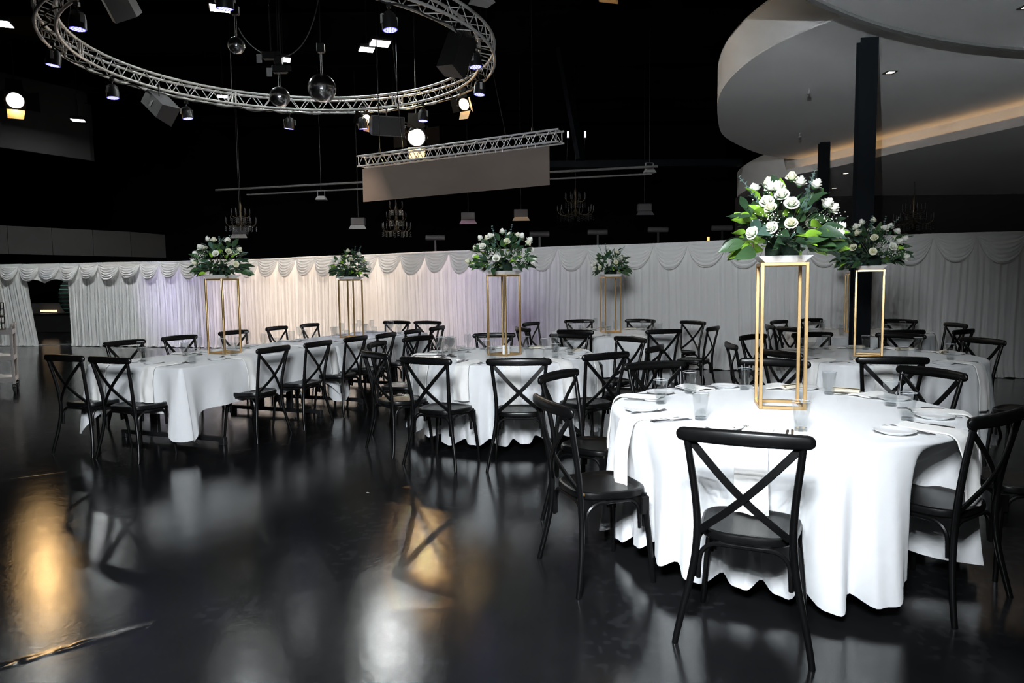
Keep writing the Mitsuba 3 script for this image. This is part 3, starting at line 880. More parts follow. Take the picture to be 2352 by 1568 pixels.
def knife_mesh():
    blade = extr([(0.0, -0.004), (0.09, -0.0055), (0.112, -0.003), (0.118, 0.003), (0.108, 0.0065), (0.0, 0.005)], 0.0018)
    handle = extr([(-0.10, -0.0065), (-0.02, -0.0045), (0.004, -0.004), (0.004, 0.005), (-0.02, 0.0045), (-0.10, 0.0065), (-0.106, 0.0)], 0.006)
    return cat(blade, handle)


def fork_mesh():
    h = extr([(-0.10, -0.0075), (-0.02, -0.0032), (0.03, -0.003), (0.045, -0.010), (0.058, -0.0115), (0.058, 0.0115), (0.045, 0.010), (0.03, 0.003), (-0.02, 0.0032), (-0.10, 0.0075), (-0.106, 0.0)], 0.003)
    t = [mv(bx(0.056, 0.098, y - 0.0014, y + 0.0014, 0, 0.0025), np.eye(4)) for y in (-0.0098, -0.0033, 0.0033, 0.0098)]
    v = cat(h, t)
    v.vertices[:, 2] += np.clip((v.vertices[:, 0] - 0.03) / 0.07, 0, 1) ** 1.5 * 0.012 + 0.004 * np.exp(-((v.vertices[:, 0] + 0.01) / 0.03) ** 2)
    return v


KNIFE, FORK = P(knife_mesh(), 'm_cutlery', 30), P(fork_mesh(), 'm_cutlery', 30)


def napkin_mesh(edge, hang, seed=0):
    """A folded strip lying from inside the edge outward and hanging down; local +x points off the table, x = 0 at the edge."""
    rng = np.random.default_rng(seed)
    path = [(-0.24, 0.012), (-0.2, 0.010), (-0.1, 0.010), (-0.02, 0.010)]
    for k in range(1, 6):
        t = k / 5 * PI / 2
        path.append((-0.02 + 0.055 * math.sin(t), 0.010 - 0.05 * (1 - math.cos(t))))
    for q in np.linspace(0.15, 1, 9):
        path.append((0.038 + 0.024 * math.sin(q * 2.2) + 0.012 * q, -0.04 - (hang - 0.04) * q))
    p = np.array(path)
    n = len(p)
    t = np.gradient(p, axis=0)
    t /= np.linalg.norm(t, axis=1, keepdims=True)
    nn = np.stack([-t[:, 1], t[:, 0]], 1)
    w0 = np.linspace(0.064, 0.070, n)
    ys = np.linspace(-1, 1, 9)
    top = np.zeros((n, 9, 3))
    for j, y in enumerate(ys):
        bump = 0.004 + 0.004 * (1 - y * y) + 0.003 * np.sin(p[:, 1] * 25 + y * 3 + seed)
        hangk = np.clip(-p[:, 1] / hang, 0, 1)
        q = p + nn * bump[:, None]
        top[:, j] = np.c_[q[:, 0] + 0.012 * hangk * np.sin(y * 4 + seed), y * w0 + 0.012 * hangk * math.sin(seed), q[:, 1]]
    bot = top.copy()
    bot[..., 0] -= nn[:, None, 0] * 0.007
    bot[..., 2] -= nn[:, None, 1] * 0.007
    loop = np.concatenate([top, bot[:, ::-1]], 1)
    g = grid(loop, True)
    m = loop.shape[1]
    def capf(r):
        return [[r * m + i, r * m + i + 1, r * m + m - 2 - i] for i in range(m // 2 - 1)] + [[r * m + i, r * m + m - 2 - i, r * m + m - 1 - i] for i in range(m // 2 - 1)]
    return trimesh.Trimesh(g.vertices, np.vstack([g.faces, capf(0), capf(n - 1)]), process=False)


NAPS = [P(napkin_mesh(0, h, s), 'm_napkin', 40) for s, h in enumerate((0.34, 0.30, 0.36))]


def roll_mesh(seed):
    """A loosely folded napkin lying on the table."""
    a = np.linspace(0, 2.6 * PI, 40)
    r = 0.012 + 0.016 * a / a[-1]
    sp = np.stack([r * np.cos(a) * 1.5, r * np.sin(a) * 0.62], 1)
    ys = np.linspace(-0.075, 0.075, 8)
    v = np.array([np.c_[np.full(40, y), sp[:, 0] * (1 + 0.25 * math.sin(y * 30 + seed)) + 0.01 * math.sin(y * 25 + seed), sp[:, 1] + 0.019] for y in ys])
    return grid(v)


ROLLS = [P(roll_mesh(s), 'm_napkin_cream', True) for s in (0, 2)]
TZ = 0.7565
_rs = random.Random(4)


def item(kind, label, category, ply, M, group):
    if isinstance(ply, list):
        k = thing(kind, label, category, group)
        for nme, pl in ply:
            part(k, nme, pl, M)
    else:
        single(kind, label, category, ply, M, group)


def place_setting(F, edge, tn, pl, pairs, wine=False, napkin=True, seed=0, plate_xy=(-0.165, -0.18), glass_xy=(-0.285, 0.165)):
    """F: transform of the place, +x pointing outward to the diner, the origin at the table edge, z = 0 at the floor."""
    r = random.Random(seed)
    J = lambda s: r.uniform(-s, s)
    at = lambda x, y, z=TZ, a=0: F @ T().translate([x, y, z]).rotate([0, 0, 1], a)
    item('plate', 'white side plate on the %s, for %s' % (tn, pl), 'plate', PLATE, at(plate_xy[0] + J(0.02), plate_xy[1] + J(0.02)), 'plates on the ' + tn)
    item('tumbler', 'clear tapered tumbler on the %s, for %s' % (tn, pl), 'glass', TUMBLER, at(glass_xy[0] + J(0.02), glass_xy[1] + J(0.02), TZ, J(40)), 'tumblers on the ' + tn)
    if wine:
        item('wine_glass', 'stemmed wine glass on the %s, for %s' % (tn, pl), 'wine glass', WINE, at(glass_xy[0] - 0.06 + J(0.02), glass_xy[1] - 0.10 + J(0.02)), 'wine glasses on the ' + tn)
    for k in range(pairs):
        w = '' if pairs == 1 else ('inner ' if k == 0 else 'outer ')
        item('knife', '%ssteel knife on the %s, for %s' % (w, tn, pl), 'knife', KNIFE, at(-0.16 + J(0.015), 0.105 + 0.022 * k, TZ, 180 + J(5)), 'knives on the ' + tn)
        item('fork', '%ssteel fork on the %s, for %s' % (w, tn, pl), 'fork', FORK, at(-0.15 + J(0.02), -0.085 - 0.028 * k, TZ + 0.001, 180 + J(7)), 'forks on the ' + tn)
    if napkin:
        item('napkin', 'white napkin hanging off the %s, for %s' % (tn, pl), 'napkin', NAPS[seed % 3], at(0.0, J(0.02), TZ - 0.003, J(3)), 'napkins hanging off the ' + tn)


def ring_place(c, ang):
    return T().translate([c[0], c[1], 0]).rotate([0, 0, 1], math.degrees(ang)).translate([RT, 0, 0])


n_ = 0
for t, c, tn, prs in ((1, C1, 'brightest table', 2), (2, C2, 'middle table', 2), (3, C3, 'column table', 2), (4, C4, 'table by the curtain', 1), (5, C5, 'table behind the column', 1)):
    for (x, y, deg, lab, pl) in CH[t]:
        n_ += 1
        ang = math.atan2(y - c[1], x - c[0])
        place_setting(ring_place(c, ang), RT, tn, pl, prs, wine=(t == 2 and n_ % 2 == 0) or (t == 4 and n_ % 3 == 0), napkin=True, seed=n_)
for (x, y, deg, lab, pl, s, side) in LONG:
    n_ += 1
    if side:
        p = lt(s, LN + side * HW)
        F = T().translate([float(p[0]), float(p[1]), 0]).rotate([0, 0, 1], AX + 90 * side)
    else:
        n0 = 0.26 if pl in ('the end chair by the trolley', 'the far end chair by the warm curtain') else -0.30
        e = -1.37 - HL if s < 0 else 0.93 + HL
        p = lt(e, n0 + (LN if abs(n0) > 9 else -0.05))
        F = T().translate([float(p[0]), float(p[1]), 0]).rotate([0, 0, 1], AX + (180 if s < 0 else 0))
    place_setting(F, 0, 'long tables', pl, 1, wine=True, napkin=(n_ % 4 != 0), seed=n_)
# loose things the photo shows on the cloths
for (c, ang, r, lab, a) in ((C1, 62, 0.70, 'cream folded napkin curled up on the brightest table behind the gold stand', 20), (C1, 37, 0.72, 'cream folded napkin lying flat on the brightest table between two glasses', -30),
                            (C2, 60, 0.66, 'cream napkin roll on the middle round table between the tumblers', 10), (C2, 15, 0.74, 'cream napkin with a fork on it at the middle table', 50),
                            (C3, 75, 0.68, 'cream napkin roll beside the second gold stand', 0), (C3, 38, 0.66, 'peach napkin roll on the column table in front of a tumbler', 15), (C3, 5, 0.70, 'cream napkin on the shaded side of the column table', 60),
                            (C4, 95, 0.68, 'cream napkin roll on the table by the curtain', 0), (C4, 60, 0.66, 'peach napkin roll at the foot of the stand by the curtain', 0)):
    single('folded_napkin', lab, 'napkin', ROLLS[len(lab) % 2], T().translate([c[0] + r * math.cos(math.radians(ang)), c[1] + r * math.sin(math.radians(ang)), TZ]).rotate([0, 0, 1], a), 'napkins lying on the round tables')
single('candle_holder', 'small white square tea light holder inside the gold stand of the middle table', 'candle holder', P(cat(bx(-0.035, 0.035, -0.035, 0.035, 0, 0.008, 0.002), bx(-0.035, -0.028, -0.035, 0.035, 0.008, 0.085), bx(0.028, 0.035, -0.035, 0.035, 0.008, 0.085), bx(-0.028, 0.028, -0.035, -0.028, 0.008, 0.085), bx(-0.028, 0.028, 0.028, 0.035, 0.008, 0.085)), 'm_plate', False),
       T().translate([-0.06, 6.86, TZ]))
# the cluster of wine glasses on the middle table and those heaped on the long tables
for k, (x, y) in enumerate(((-0.72, 6.72), (-0.66, 6.64), (-0.61, 6.73), (-0.68, 6.81), (-0.56, 6.66), (-0.60, 6.83))):
    item('wine_glass', 'wine glass in the cluster standing on the middle round table', 'wine glass', WINE, T().translate([x, y, TZ]), 'cluster of wine glasses on the middle table')
item('wine_glass', 'single wine glass standing beside the cluster on the middle round table', 'wine glass', WINE, T().translate([-0.45, 7.1, TZ]), None)
# ------------------------------------------------------------------ gold stands and flowers
SW, SH = 0.22, 0.775


def stand(x, y, deg, lab, tray_lab):
    k = thing('flower_stand', lab, 'stand', 'gold flower stands on the tables')
    M = T().translate([x, y, TZ]).rotate([0, 0, 1], deg)
    h, b = SW / 2, 0.0085
    for sx in (-1, 1):
        for sy in (-1, 1):
            part(k, 'leg', P(bx(sx * h - b, sx * h + b, sy * h - b, sy * h + b, 0, SH, 0.0015), 'm_gold', False), M)
    for z, nme in ((b, 'base_rail'), (SH - b, 'top_rail')):
        for s in (-1, 1):
            part(k, nme, P(bx(-h + b, h - b, s * h - b, s * h + b, z - b, z + b, 0.0015), 'm_gold', False), M)
            part(k, nme, P(bx(s * h - b, s * h + b, -h + b, h - b, z - b, z + b, 0.0015), 'm_gold', False), M)
    v = np.array([(sx * r, sy * r, z) for r, z in ((0.098, 0.0), (0.135, 0.034)) for sx in (-1, 1) for sy in (-1, 1)])
    outer = trimesh.convex.convex_hull(v)
    single('flower_tray', tray_lab, 'tray', P(outer, 'm_tray', False), M @ T().translate([0, 0, SH + 0.001]), 'white trays on the gold stands')
    return T().translate([x, y, TZ + SH + 0.035])


def leaf_mesh(L, W, curl, fold_):
    n = 7
    t = np.linspace(0, 1, n)
    w = W * np.sin(PI * t ** 0.8) ** 0.9 + 0.001
    z = -curl * t * t * L
    mid = np.stack([t * L, 0 * t, z], 1)
    l = np.stack([t * L, w, z + fold_ * w], 1)
    r = np.stack([t * L, -w, z + fold_ * w], 1)
    return grid(np.stack([l, mid, r], 1))


LEAF = {}
for mname in ('m_leaf', 'm_leaf_001', 'm_leaf_002', 'm_leaf_003'):
    for q, (L_, W_, c_q, f_q) in enumerate(((0.085, 0.021, 0.25, 0.35), (0.105, 0.026, 0.4, 0.3), (0.070, 0.020, 0.1, 0.4))):
        LEAF[mname, q] = P(leaf_mesh(L_, W_, c_q, f_q), mname, True)


def rose_mesh(seed, R=0.030):
    rng = np.random.default_rng(seed)
    ms = []
    for lay, (n, r0, tilt, h) in enumerate(((3, 0.20, 0.12, 0.95), (4, 0.46, 0.35, 0.95), (5, 0.74, 0.66, 0.86), (6, 0.98, 1.02, 0.66))):
        for k in range(n):
            a0 = 2 * PI * (k + 0.5 * lay) / n + rng.uniform(-0.15, 0.15)
            half = PI / n * 1.35
            v = []
            for i in range(6):
                q = i / 5
                row = []
                for j in range(7):
                    s = (j / 6 - 0.5) * 2
                    edge_ = 1 - 0.28 * abs(s) ** 2.5
                    qq = q * edge_
                    a = a0 + s * half * (0.55 + 0.45 * math.sin(q * PI * 0.6))
                    rad = R * (0.18 + (r0 - 0.1) * math.sin(qq * PI / 2) ** 0.9 + 0.16 * tilt * max(0, qq - 0.72) * 3)
                    z = R * (h * (1.55 * qq - 0.55 * tilt * qq ** 2.2) - 0.5 - 0.12 * lay)
                    row.append((rad * math.cos(a), rad * math.sin(a), z))
                v.append(row)
            ms.append(grid(np.array(v)))
    return cat(ms)


ROSE = [P(rose_mesh(s, 0.029 + 0.002 * (s % 3)), 'm_petal' if s % 3 else 'm_petal_cream', True) for s in range(5)]
CALYX = P(lathe([(0, -0.034), (0.008, -0.032), (0.016, -0.024), (0.019, -0.014), (0.012, -0.012)], 8), 'm_leaf_001', True)


def sprig_mesh(seed):
    rng = np.random.default_rng(seed)
    p = spline([(0, 0, 0), (0.01, 0.004, 0.09), (0.035, 0.01, 0.19)], 9)
    ms = [tube(p, 0.0014, 5)]
    for i in range(1, 9):
        for s in (-1, 1):
            l = leaf_mesh(0.026 - 0.0012 * i, 0.0085, 0.1, 0.3)
            ms.append(mv(l, T().translate(p[i].tolist()).rotate([0, 0, 1], 90 * i + (0 if s > 0 else 180)).rotate([0, 1, 0], -38)))
    return cat(ms)


SPRIG = [P(sprig_mesh(s), 'm_sprig', True) for s in range(2)]
FOAM = P(lathe([(0.085, 0.0), (0.088, 0.04), (0.075, 0.085), (0.04, 0.11), (0, 0.115)], 16), 'm_foam', True)


def babys_breath(seed, n=55):
    rng = np.random.default_rng(seed)
    ms = []
    o = trimesh.creation.icosphere(subdivisions=0, radius=0.0034)
    for _ in range(n):
        q = rng.normal(0, 1, 3) * (0.032, 0.02, 0.024)
        ms.append(mv(o, T().translate(q.tolist())))
    return cat(ms)


BREATH = P(babys_breath(3), 'm_petal', False)


def aim(d, roll=0.0):
    """Rotation taking +x to the direction d."""
    d = np.asarray(d, float) / np.linalg.norm(d)
    yaw, pit = math.degrees(math.atan2(d[1], d[0])), math.degrees(math.asin(max(-1, min(1, d[2]))))
    return T().rotate([0, 0, 1], yaw).rotate([0, 1, 0], -pit).rotate([1, 0, 0], roll)


def arrangement(B, lab, seed, rx=0.29, rz=0.34, nl=125, nr=17, roses=None, bright=0.15):
    rng = random.Random(seed)
    k = thing('flower_arrangement', lab, 'flowers', 'rose and foliage arrangements on the gold stands')
    part(k, 'flower_foam', FOAM, B)
    names = ('m_leaf', 'm_leaf_001', 'm_leaf_002', 'm_leaf_003')
    for i in range(nl):
        a = rng.uniform(0, 2 * PI)
        el = math.asin(rng.uniform(-0.10, 1.0) ** 1 if i % 3 else rng.uniform(-0.14, 0.25))
        q = rng.uniform(0.45, 0.86)
        d = np.array([math.cos(a) * math.cos(el) * rx, math.sin(a) * math.cos(el) * rx, math.sin(el) * rz])
        p = d * q + np.array([0, 0, 0.055])
        if p[2] < 0.0 and math.hypot(p[0], p[1]) < 0.17:
            p[2] = 0.03
        dirn = np.array([math.cos(a) * math.cos(el) + rng.uniform(-0.4, 0.4), math.sin(a) * math.cos(el) + rng.uniform(-0.4, 0.4), math.sin(el) * 0.9 + rng.uniform(-0.30, 0.40)])
        if dirn[2] < -0.35:
            dirn[2] = -0.35
        u = rng.random()
        m = names[2] if u < bright else names[3] if u < bright + 0.12 else names[1] if u < bright + 0.45 else names[0]
        s = rng.uniform(0.9, 1.4) if roses else rng.uniform(0.75, 1.1)
        part(k, 'leaf', LEAF[m, rng.randrange(3)], B @ T().translate(p.tolist()) @ aim(dirn, rng.uniform(-70, 70)) @ T().scale(s))
    stems = []
    for i in range(16):
        a = rng.uniform(0, 2 * PI)
        el = rng.uniform(0.0, 1.3)
        d = np.array([math.cos(a) * math.cos(el) * rx, math.sin(a) * math.cos(el) * rx, math.sin(el) * rz]) * 0.92
        stems.append(tube([(0, 0, 0.07), d * 0.5 + (0, 0, 0.07), d + (0, 0, 0.05)], (0.0022, 0.002, 0.0014), 5))
    part(k, 'stems', P(cat(stems), 'm_stem', True))
    scene[k + '__stems']['to_world'] = B
    pts = []
    if roses:
        pts += [np.array(r_) for r_ in roses]
    tries = 0
    while len(pts) < (len(roses) if roses else 0) + nr and tries < 3000:
        tries += 1
        a = rng.uniform(0, 2 * PI) if not roses else rng.uniform(0.15 * PI, 0.85 * PI)
        el = math.asin(rng.uniform(0.02, 1.0))
        q = rng.uniform(0.95, 1.08)
        p = np.array([math.cos(a) * math.cos(el) * rx * q, math.sin(a) * math.cos(el) * rx * q, 0.055 + math.sin(el) * rz * q])
        if all(np.linalg.norm(p - o) > 0.082 for o in pts):
            pts.append(p)
    for i, p in enumerate(pts):
        d = np.array([p[0] / rx, p[1] / rx, (p[2] - 0.03) / rz]) + np.array([rng.uniform(-0.2, 0.2), rng.uniform(-0.2, 0.2), rng.uniform(-0.1, 0.2)])
        R = B @ T().translate(p.tolist()) @ aim(d) @ T().rotate([0, 1, 0], 90)
        rk = part(k, 'rose', ROSE[rng.randrange(5)], R)
        part(rk, 'calyx', CALYX, R)
    for i in range(3):
        a = rng.uniform(0, 2 * PI)
        part(k, 'sprig', SPRIG[i % 2], B @ T().translate([math.cos(a) * rx * 0.4, math.sin(a) * rx * 0.4, rz * 0.72]) @ T().rotate([0, 0, 1], math.degrees(a)) @ T().rotate([0, 1, 0], rng.uniform(0, 30)))
    for i in range(4):
        a = rng.uniform(PI, 2 * PI)
        el = rng.uniform(0.1, 0.8)
        part(k, 'filler_blossom', BREATH, B @ T().translate([math.cos(a) * math.cos(el) * rx * 0.86, math.sin(a) * math.cos(el) * rx * 0.86, 0.05 + math.sin(el) * rz * 0.86]), kind='stuff')


# roses of the nearest arrangement: offsets across and up from its base, read off the picture as sizes
near_roses = []
for (dx, dz) in ((-0.118, 0.355), (-0.079, 0.310), (-0.140, 0.243), (-0.040, 0.263), (-0.145, 0.140), (-0.053, 0.160), (0.162, 0.262), (0.204, 0.240), (0.262, 0.148), (0.225, 0.108), (-0.004, 0.405), (0.030, 0.376), (0.128, 0.368), (-0.225, 0.118), (-0.150, 0.278), (-0.088, 0.352)):
    e = max(0.0, 1 - (dx / 0.30) ** 2 - ((dz - 0.05) / 0.40) ** 2)
    near_roses.append((dx, -0.26 * math.sqrt(e), dz))
B1 = stand(1.455, 3.79, -13, 'brightest gold flower stand on the nearest round table', 'white tray under the nearest flowers')
arrangement(B1, 'largest white rose arrangement with bright green leaves on the nearest gold stand', 1, 0.30, 0.37, 190, 4, near_roses, 0.30)
B2 = stand(-0.075, 6.80, -39, 'gold flower stand on the middle round table', 'white tray under the flowers of the middle table')
arrangement(B2, 'white rose arrangement with long side sprays on the middle round table', 2, 0.33, 0.33, 230, 24, None, 0.06)
B3 = stand(3.23, 6.34, -27, 'gold flower stand on the table beside the black column', 'white tray under the flowers before the black column')
arrangement(B3, 'white rose arrangement in front of the tall black column', 3, 0.31, 0.35, 230, 24, None, 0.05)
B4 = stand(1.385, 9.83, 10, 'thin gold flower stand on the table by the curtain', 'white tray under the flowers by the grey curtain')
arrangement(B4, 'small white rose arrangement with a shadow on the grey curtain behind', 4, 0.26, 0.32, 180, 13, None, 0.03)
B5 = stand(4.55, 9.30, -18, 'gold flower stand mostly hidden behind the black column', 'white tray hidden behind the flowers at the black column')
arrangement(B5, 'white rose arrangement hidden behind the flowers at the black column', 5, 0.25, 0.29, 110, 10, None, 0.03)
p1, p2 = lt(-1.32, LN + 0.06), lt(0.97, LN + 0.02)
B6 = stand(float(p1[0]), float(p1[1]), -23, 'gold flower stand before the violet and warm curtain on the long tables', 'white tray under the flowers of the nearer long table')
arrangement(B6, 'white rose arrangement on the long tables where the curtain turns from violet to warm', 6, 0.28, 0.34, 210, 17, None, 0.05)
B7 = stand(float(p2[0]), float(p2[1]), -19, 'gold flower stand before the warm lit curtain on the long tables', 'white tray under the flowers before the warm curtain')
arrangement(B7, 'small white rose arrangement with spiky foliage before the warm lit curtain', 7, 0.25, 0.30, 170, 9, None, 0.10)

# ------------------------------------------------------------------ the trolley with glass racks
tr = thing('service_trolley', 'white three-tier service trolley on castors at the edge of the room', 'trolley')
MT = T().translate([-6.95, 9.72, 0]).rotate([0, 0, 1], 31)
for (x, y) in ((0, 0), (0, 0.48), (-0.92, 0), (-0.92, 0.48)):
    lg = part(tr, 'leg', P(bx(x - 0.017, x + 0.017, y - 0.017, y + 0.017, 0.135, 0.93, 0.005), 'm_white_metal', False), MT)
    cs = part(tr, 'castor', P(cat(mv(lathe([(0.0, -0.014), (0.045, -0.014), (0.05, -0.009), (0.05, 0.009), (0.045, 0.014), (0.0, 0.014)], 18), T().translate([x, y, 0.05]).rotate([0, 1, 0], 90)), bx(x - 0.022, x - 0.017, y - 0.018, y + 0.018, 0.05, 0.135), bx(x + 0.017, x + 0.022, y - 0.018, y + 0.018, 0.05, 0.135), bx(x - 0.022, x + 0.022, y - 0.018, y + 0.018, 0.118, 0.137)), 'm_rubber', 30), MT)
for z in (0.20, 0.50, 0.86):
    part(tr, 'shelf', P(cat(bx(-0.935, 0.015, -0.015, 0.495, z, z + 0.012), bx(-0.935, 0.015, -0.018, -0.012, z - 0.03, z + 0.035), bx(-0.935, 0.015, 0.492, 0.498, z - 0.03, z + 0.035), bx(0.012, 0.018, -0.015, 0.495, z - 0.03, z + 0.035), bx(-0.938, -0.932, -0.015, 0.495, z - 0.03, z + 0.035)), 'm_white_metal', False), MT)
part(tr, 'handle', P(tube(spline([(0.0, 0.0, 0.92), (0.012, 0.0, 0.955), (0.03, 0.12, 0.965), (0.03, 0.36, 0.965), (0.012, 0.48, 0.955), (0, 0.48, 0.92)], 24), 0.012, 8), 'm_white_metal', True), MT)
for z, lab, c in ((0.512, 'folded white linen on the middle shelf of the trolley', 'm_napkin'), (0.212, 'folded pale linen on the lowest shelf of the trolley', 'm_napkin')):
    v = grid(np.array([[(-0.85 + 0.82 * i / 12, 0.05 + 0.38 * j / 8, z + 0.01 + (0.055 * math.sin(PI * j / 8) * math.sin(PI * i / 12) ** 0.5 + 0.01 * math.sin(i * 1.7 + j)) * (1 if 0 < i < 12 and 0 < j < 8 else 0)) for j in range(9)] for i in range(13)]))
    base = bx(-0.85, -0.03, 0.05, 0.43, z, z + 0.01)
    single('folded_linen', lab, 'linen', P(cat(v, base), c, 40), MT, 'linen on the trolley')
for r_i, z in enumerate((0.876, 1.076)):
    ck = thing('glass_rack', 'black wire rack of wine glasses, the %s of the two stacked on the trolley' % ('lower' if r_i == 0 else 'upper'), 'rack', 'glass racks on the trolley')
    x0, x1, y0, y1 = -0.56, -0.10, 0.03, 0.45
    for zz in (z + 0.006, z + 0.1, z + 0.188):
        part(ck, 'rail', P(tube([(x0, y0, zz), (x1, y0, zz), (x1, y1, zz), (x0, y1, zz)], 0.005, 6, closed=True), 'm_black_metal', False), MT)
    for (x, y) in ((x0, y0), (x1, y0), (x1, y1), (x0, y1)):
        part(ck, 'upright', P(bar((x, y, z), (x, y, z + 0.194), 0.006, 6), 'm_black_metal', False), MT)
    part(ck, 'base', P(bx(x0, x1, y0, y1, z, z + 0.006), 'm_black_metal', False), MT)
    for i in range(4):
        for j in range(2):
            F = MT @ T().translate([x1 - 0.06 - 0.105 * i, y0 + 0.07 + 0.12 * j, z + 0.0065])
            item('wine_glass', 'wine glass standing in the %s wire rack on the trolley' % ('lower' if r_i == 0 else 'upper'), 'wine glass', WINE, F, 'glasses in the %s rack' % ('lower' if r_i == 0 else 'upper'))

# ------------------------------------------------------------------ the ring truss
RC, RR, RZ, RB = (-3.51, 11.38), 3.17, 4.98, 0.12
ring = thing('ring_truss', 'large silver circular lighting truss hanging under the black ceiling', 'truss')
aa = np.arange(144) * 2 * PI / 144
chords = []
for (dr_, dz) in ((-RB, 0), (RB, 0), (-RB, 2 * RB), (RB, 2 * RB)):
    r = RR + dr_
    part(ring, 'chord', P(tube(np.c_[RC[0] + r * np.cos(aa), RC[1] + r * np.sin(aa), 0 * aa + RZ + dz], 0.023, 9, closed=True), 'm_silver', True))


def rp(a, dr_, dz):
    r = RR + dr_
    return (RC[0] + r * math.cos(a), RC[1] + r * math.sin(a), RZ + dz)


NB = 56
for i in range(NB):
    a0, a1, a2 = 2 * PI * i / NB, 2 * PI * (i + 0.5) / NB, 2 * PI * (i + 1) / NB
    for dr_ in (-RB, RB):
        part(ring, 'brace', P(bar(rp(a0, dr_, 0), rp(a1, dr_, 2 * RB), 0.0085, 6), 'm_silver', True))
        part(ring, 'brace', P(bar(rp(a1, dr_, 2 * RB), rp(a2, dr_, 0), 0.0085, 6), 'm_silver', True))
    part(ring, 'cross_tube', P(bar(rp(a0, -RB, 0), rp(a1, RB, 0), 0.0085, 6), 'm_silver', True))
    part(ring, 'cross_tube', P(bar(rp(a1, -RB, 2 * RB), rp(a2, RB, 2 * RB), 0.0085, 6), 'm_silver', True))
for i in range(6):
    a = 2 * PI * (i + 0.1) / 6
    for dr_ in (-RB, RB):
        part(ring, 'joint_post', P(cat(bar(rp(a - 0.012, dr_, 0), rp(a - 0.012, dr_, 2 * RB), 0.016, 7), bar(rp(a + 0.012, dr_, 0), rp(a + 0.012, dr_, 2 * RB), 0.016, 7)), 'm_silver', True))
    x, y, _ = rp(a, 0, 0)
    single('hoist_cable', 'thin dark cable holding the ring truss from the ceiling', 'cable', P(bar((x, y, RZ + 2 * RB + 0.03), (x, y, 7.6), 0.008, 6), 'm_black_metal'), None, 'cables holding the ring truss')
# a black power cable looped along the ring
a = np.linspace(0.2, 2 * PI - 0.2, 260)
single('power_cable', 'black power cable looped along the underside of the ring truss', 'cable', P(tube(np.c_[RC[0] + (RR + 0.05 * np.sin(a * 31)) * np.cos(a), RC[1] + (RR + 0.05 * np.sin(a * 31)) * np.sin(a), RZ - 0.035 - 0.03 * np.abs(np.sin(a * 19))], 0.012, 6), 'm_rubber', True))


def par_can(a, rad, zl, lab, tilt=(0, 0), s=1.0):
    k = thing('par_light', lab, 'stage light', 'violet LED stage lights on the ring truss')
    x, y = RC[0] + rad * math.cos(a), RC[1] + rad * math.sin(a)
    part(k, 'clamp', P(cat(bx(x - 0.03, x + 0.03, y - 0.03, y + 0.03, RZ - 0.085, RZ - 0.025, 0.006), bar((x, y, RZ - 0.16), (x, y, RZ - 0.08), 0.013)), 'm_black_metal', False))
    Z = zl - (RZ - 0.16)
    yk = math.degrees(a) + 90
    M0 = T().translate([x, y, zl]).rotate([0, 0, 1], yk).scale(s)
    h = (RZ - 0.16 - zl) / s
    part(k, 'yoke', P(cat(bx(-0.115, -0.108, -0.02, 0.02, 0.07, h - 0.03, 0.001), bx(0.108, 0.115, -0.02, 0.02, 0.07, h - 0.03, 0.001), bx(-0.115, 0.115, -0.02, 0.02, h - 0.03, h - 0.02, 0.001)), 'm_lamp_grey', False), M0)
    M = M0 @ T().translate([0, 0, 0.13]) @ T().rotate([1, 0, 0], tilt[0]).rotate([0, 1, 0], tilt[1]) @ T().translate([0, 0, -0.13])
    part(k, 'body', P(lathe([(0.098, 0.0), (0.1, 0.01), (0.098, 0.12), (0.085, 0.19), (0.05, 0.225), (0, 0.23)], 22), 'm_black_metal', 35), M)
    part(k, 'lens', P(lathe([(0, 0.004), (0.092, 0.004)], 22), 'm_lamp_grey', False), M, label='glowing violet lens', **glow((0.14, 0.14, 1.5), 0.02))
    pts = []
    for q in range(1 + 6 + 12):
        rr = 0 if q == 0 else (0.035 if q < 7 else 0.068)
        aq = 0 if q == 0 else ((q - 1) * PI / 3 if q < 7 else (q - 7) * PI / 6)
        pts.append(mv(lathe([(0, -0.003), (0.0135, -0.0005), (0.0135, 0.003)], 9), T().translate([rr * math.cos(aq), rr * math.sin(aq), 0])))
    part(k, 'led_cells', P(cat(pts), 'm_lamp_grey', False), M, kind='stuff', **glow((0.95, 0.95, 3.6), 0.03))


PARS = [(-6.48, 10.29, 'violet stage light hanging lowest under the outer side of the ring truss'), (-5.29, 8.91, 'violet stage light against the inner side of the ring, near the pale speaker'),
        (-6.63, 12.03, 'violet stage light under the ring beside a hanging dark speaker'), (-6.07, 13.51, 'violet stage light with an orange lit yoke under the ring truss'),
        (-4.43, 14.44, 'small violet stage light straight below the smaller mirror balls'), (-2.98, 14.51, 'violet stage light beside the little amber barn door lamp'),
        (-1.67, 13.9, 'violet stage light above the hanging banner truss'), (-0.49, 12.08, 'violet stage light on the ring truss above the amber lamp'),
        (-0.5, 10.59, 'violet stage light half hidden at the sharp bend of the ring'), (-1.49, 9.06, 'biggest violet stage light in a pale yoke under the near ring'),
        (-3.24, 8.31, 'violet stage light overlapping a white ceiling light')]
for (x, y, lab) in PARS:
    a = math.atan2(y - RC[1], x - RC[0])
    par_can(a, math.hypot(x - RC[0], y - RC[1]), 4.62, lab, (8 * math.sin(a * 3), 6 * math.cos(a * 5)))


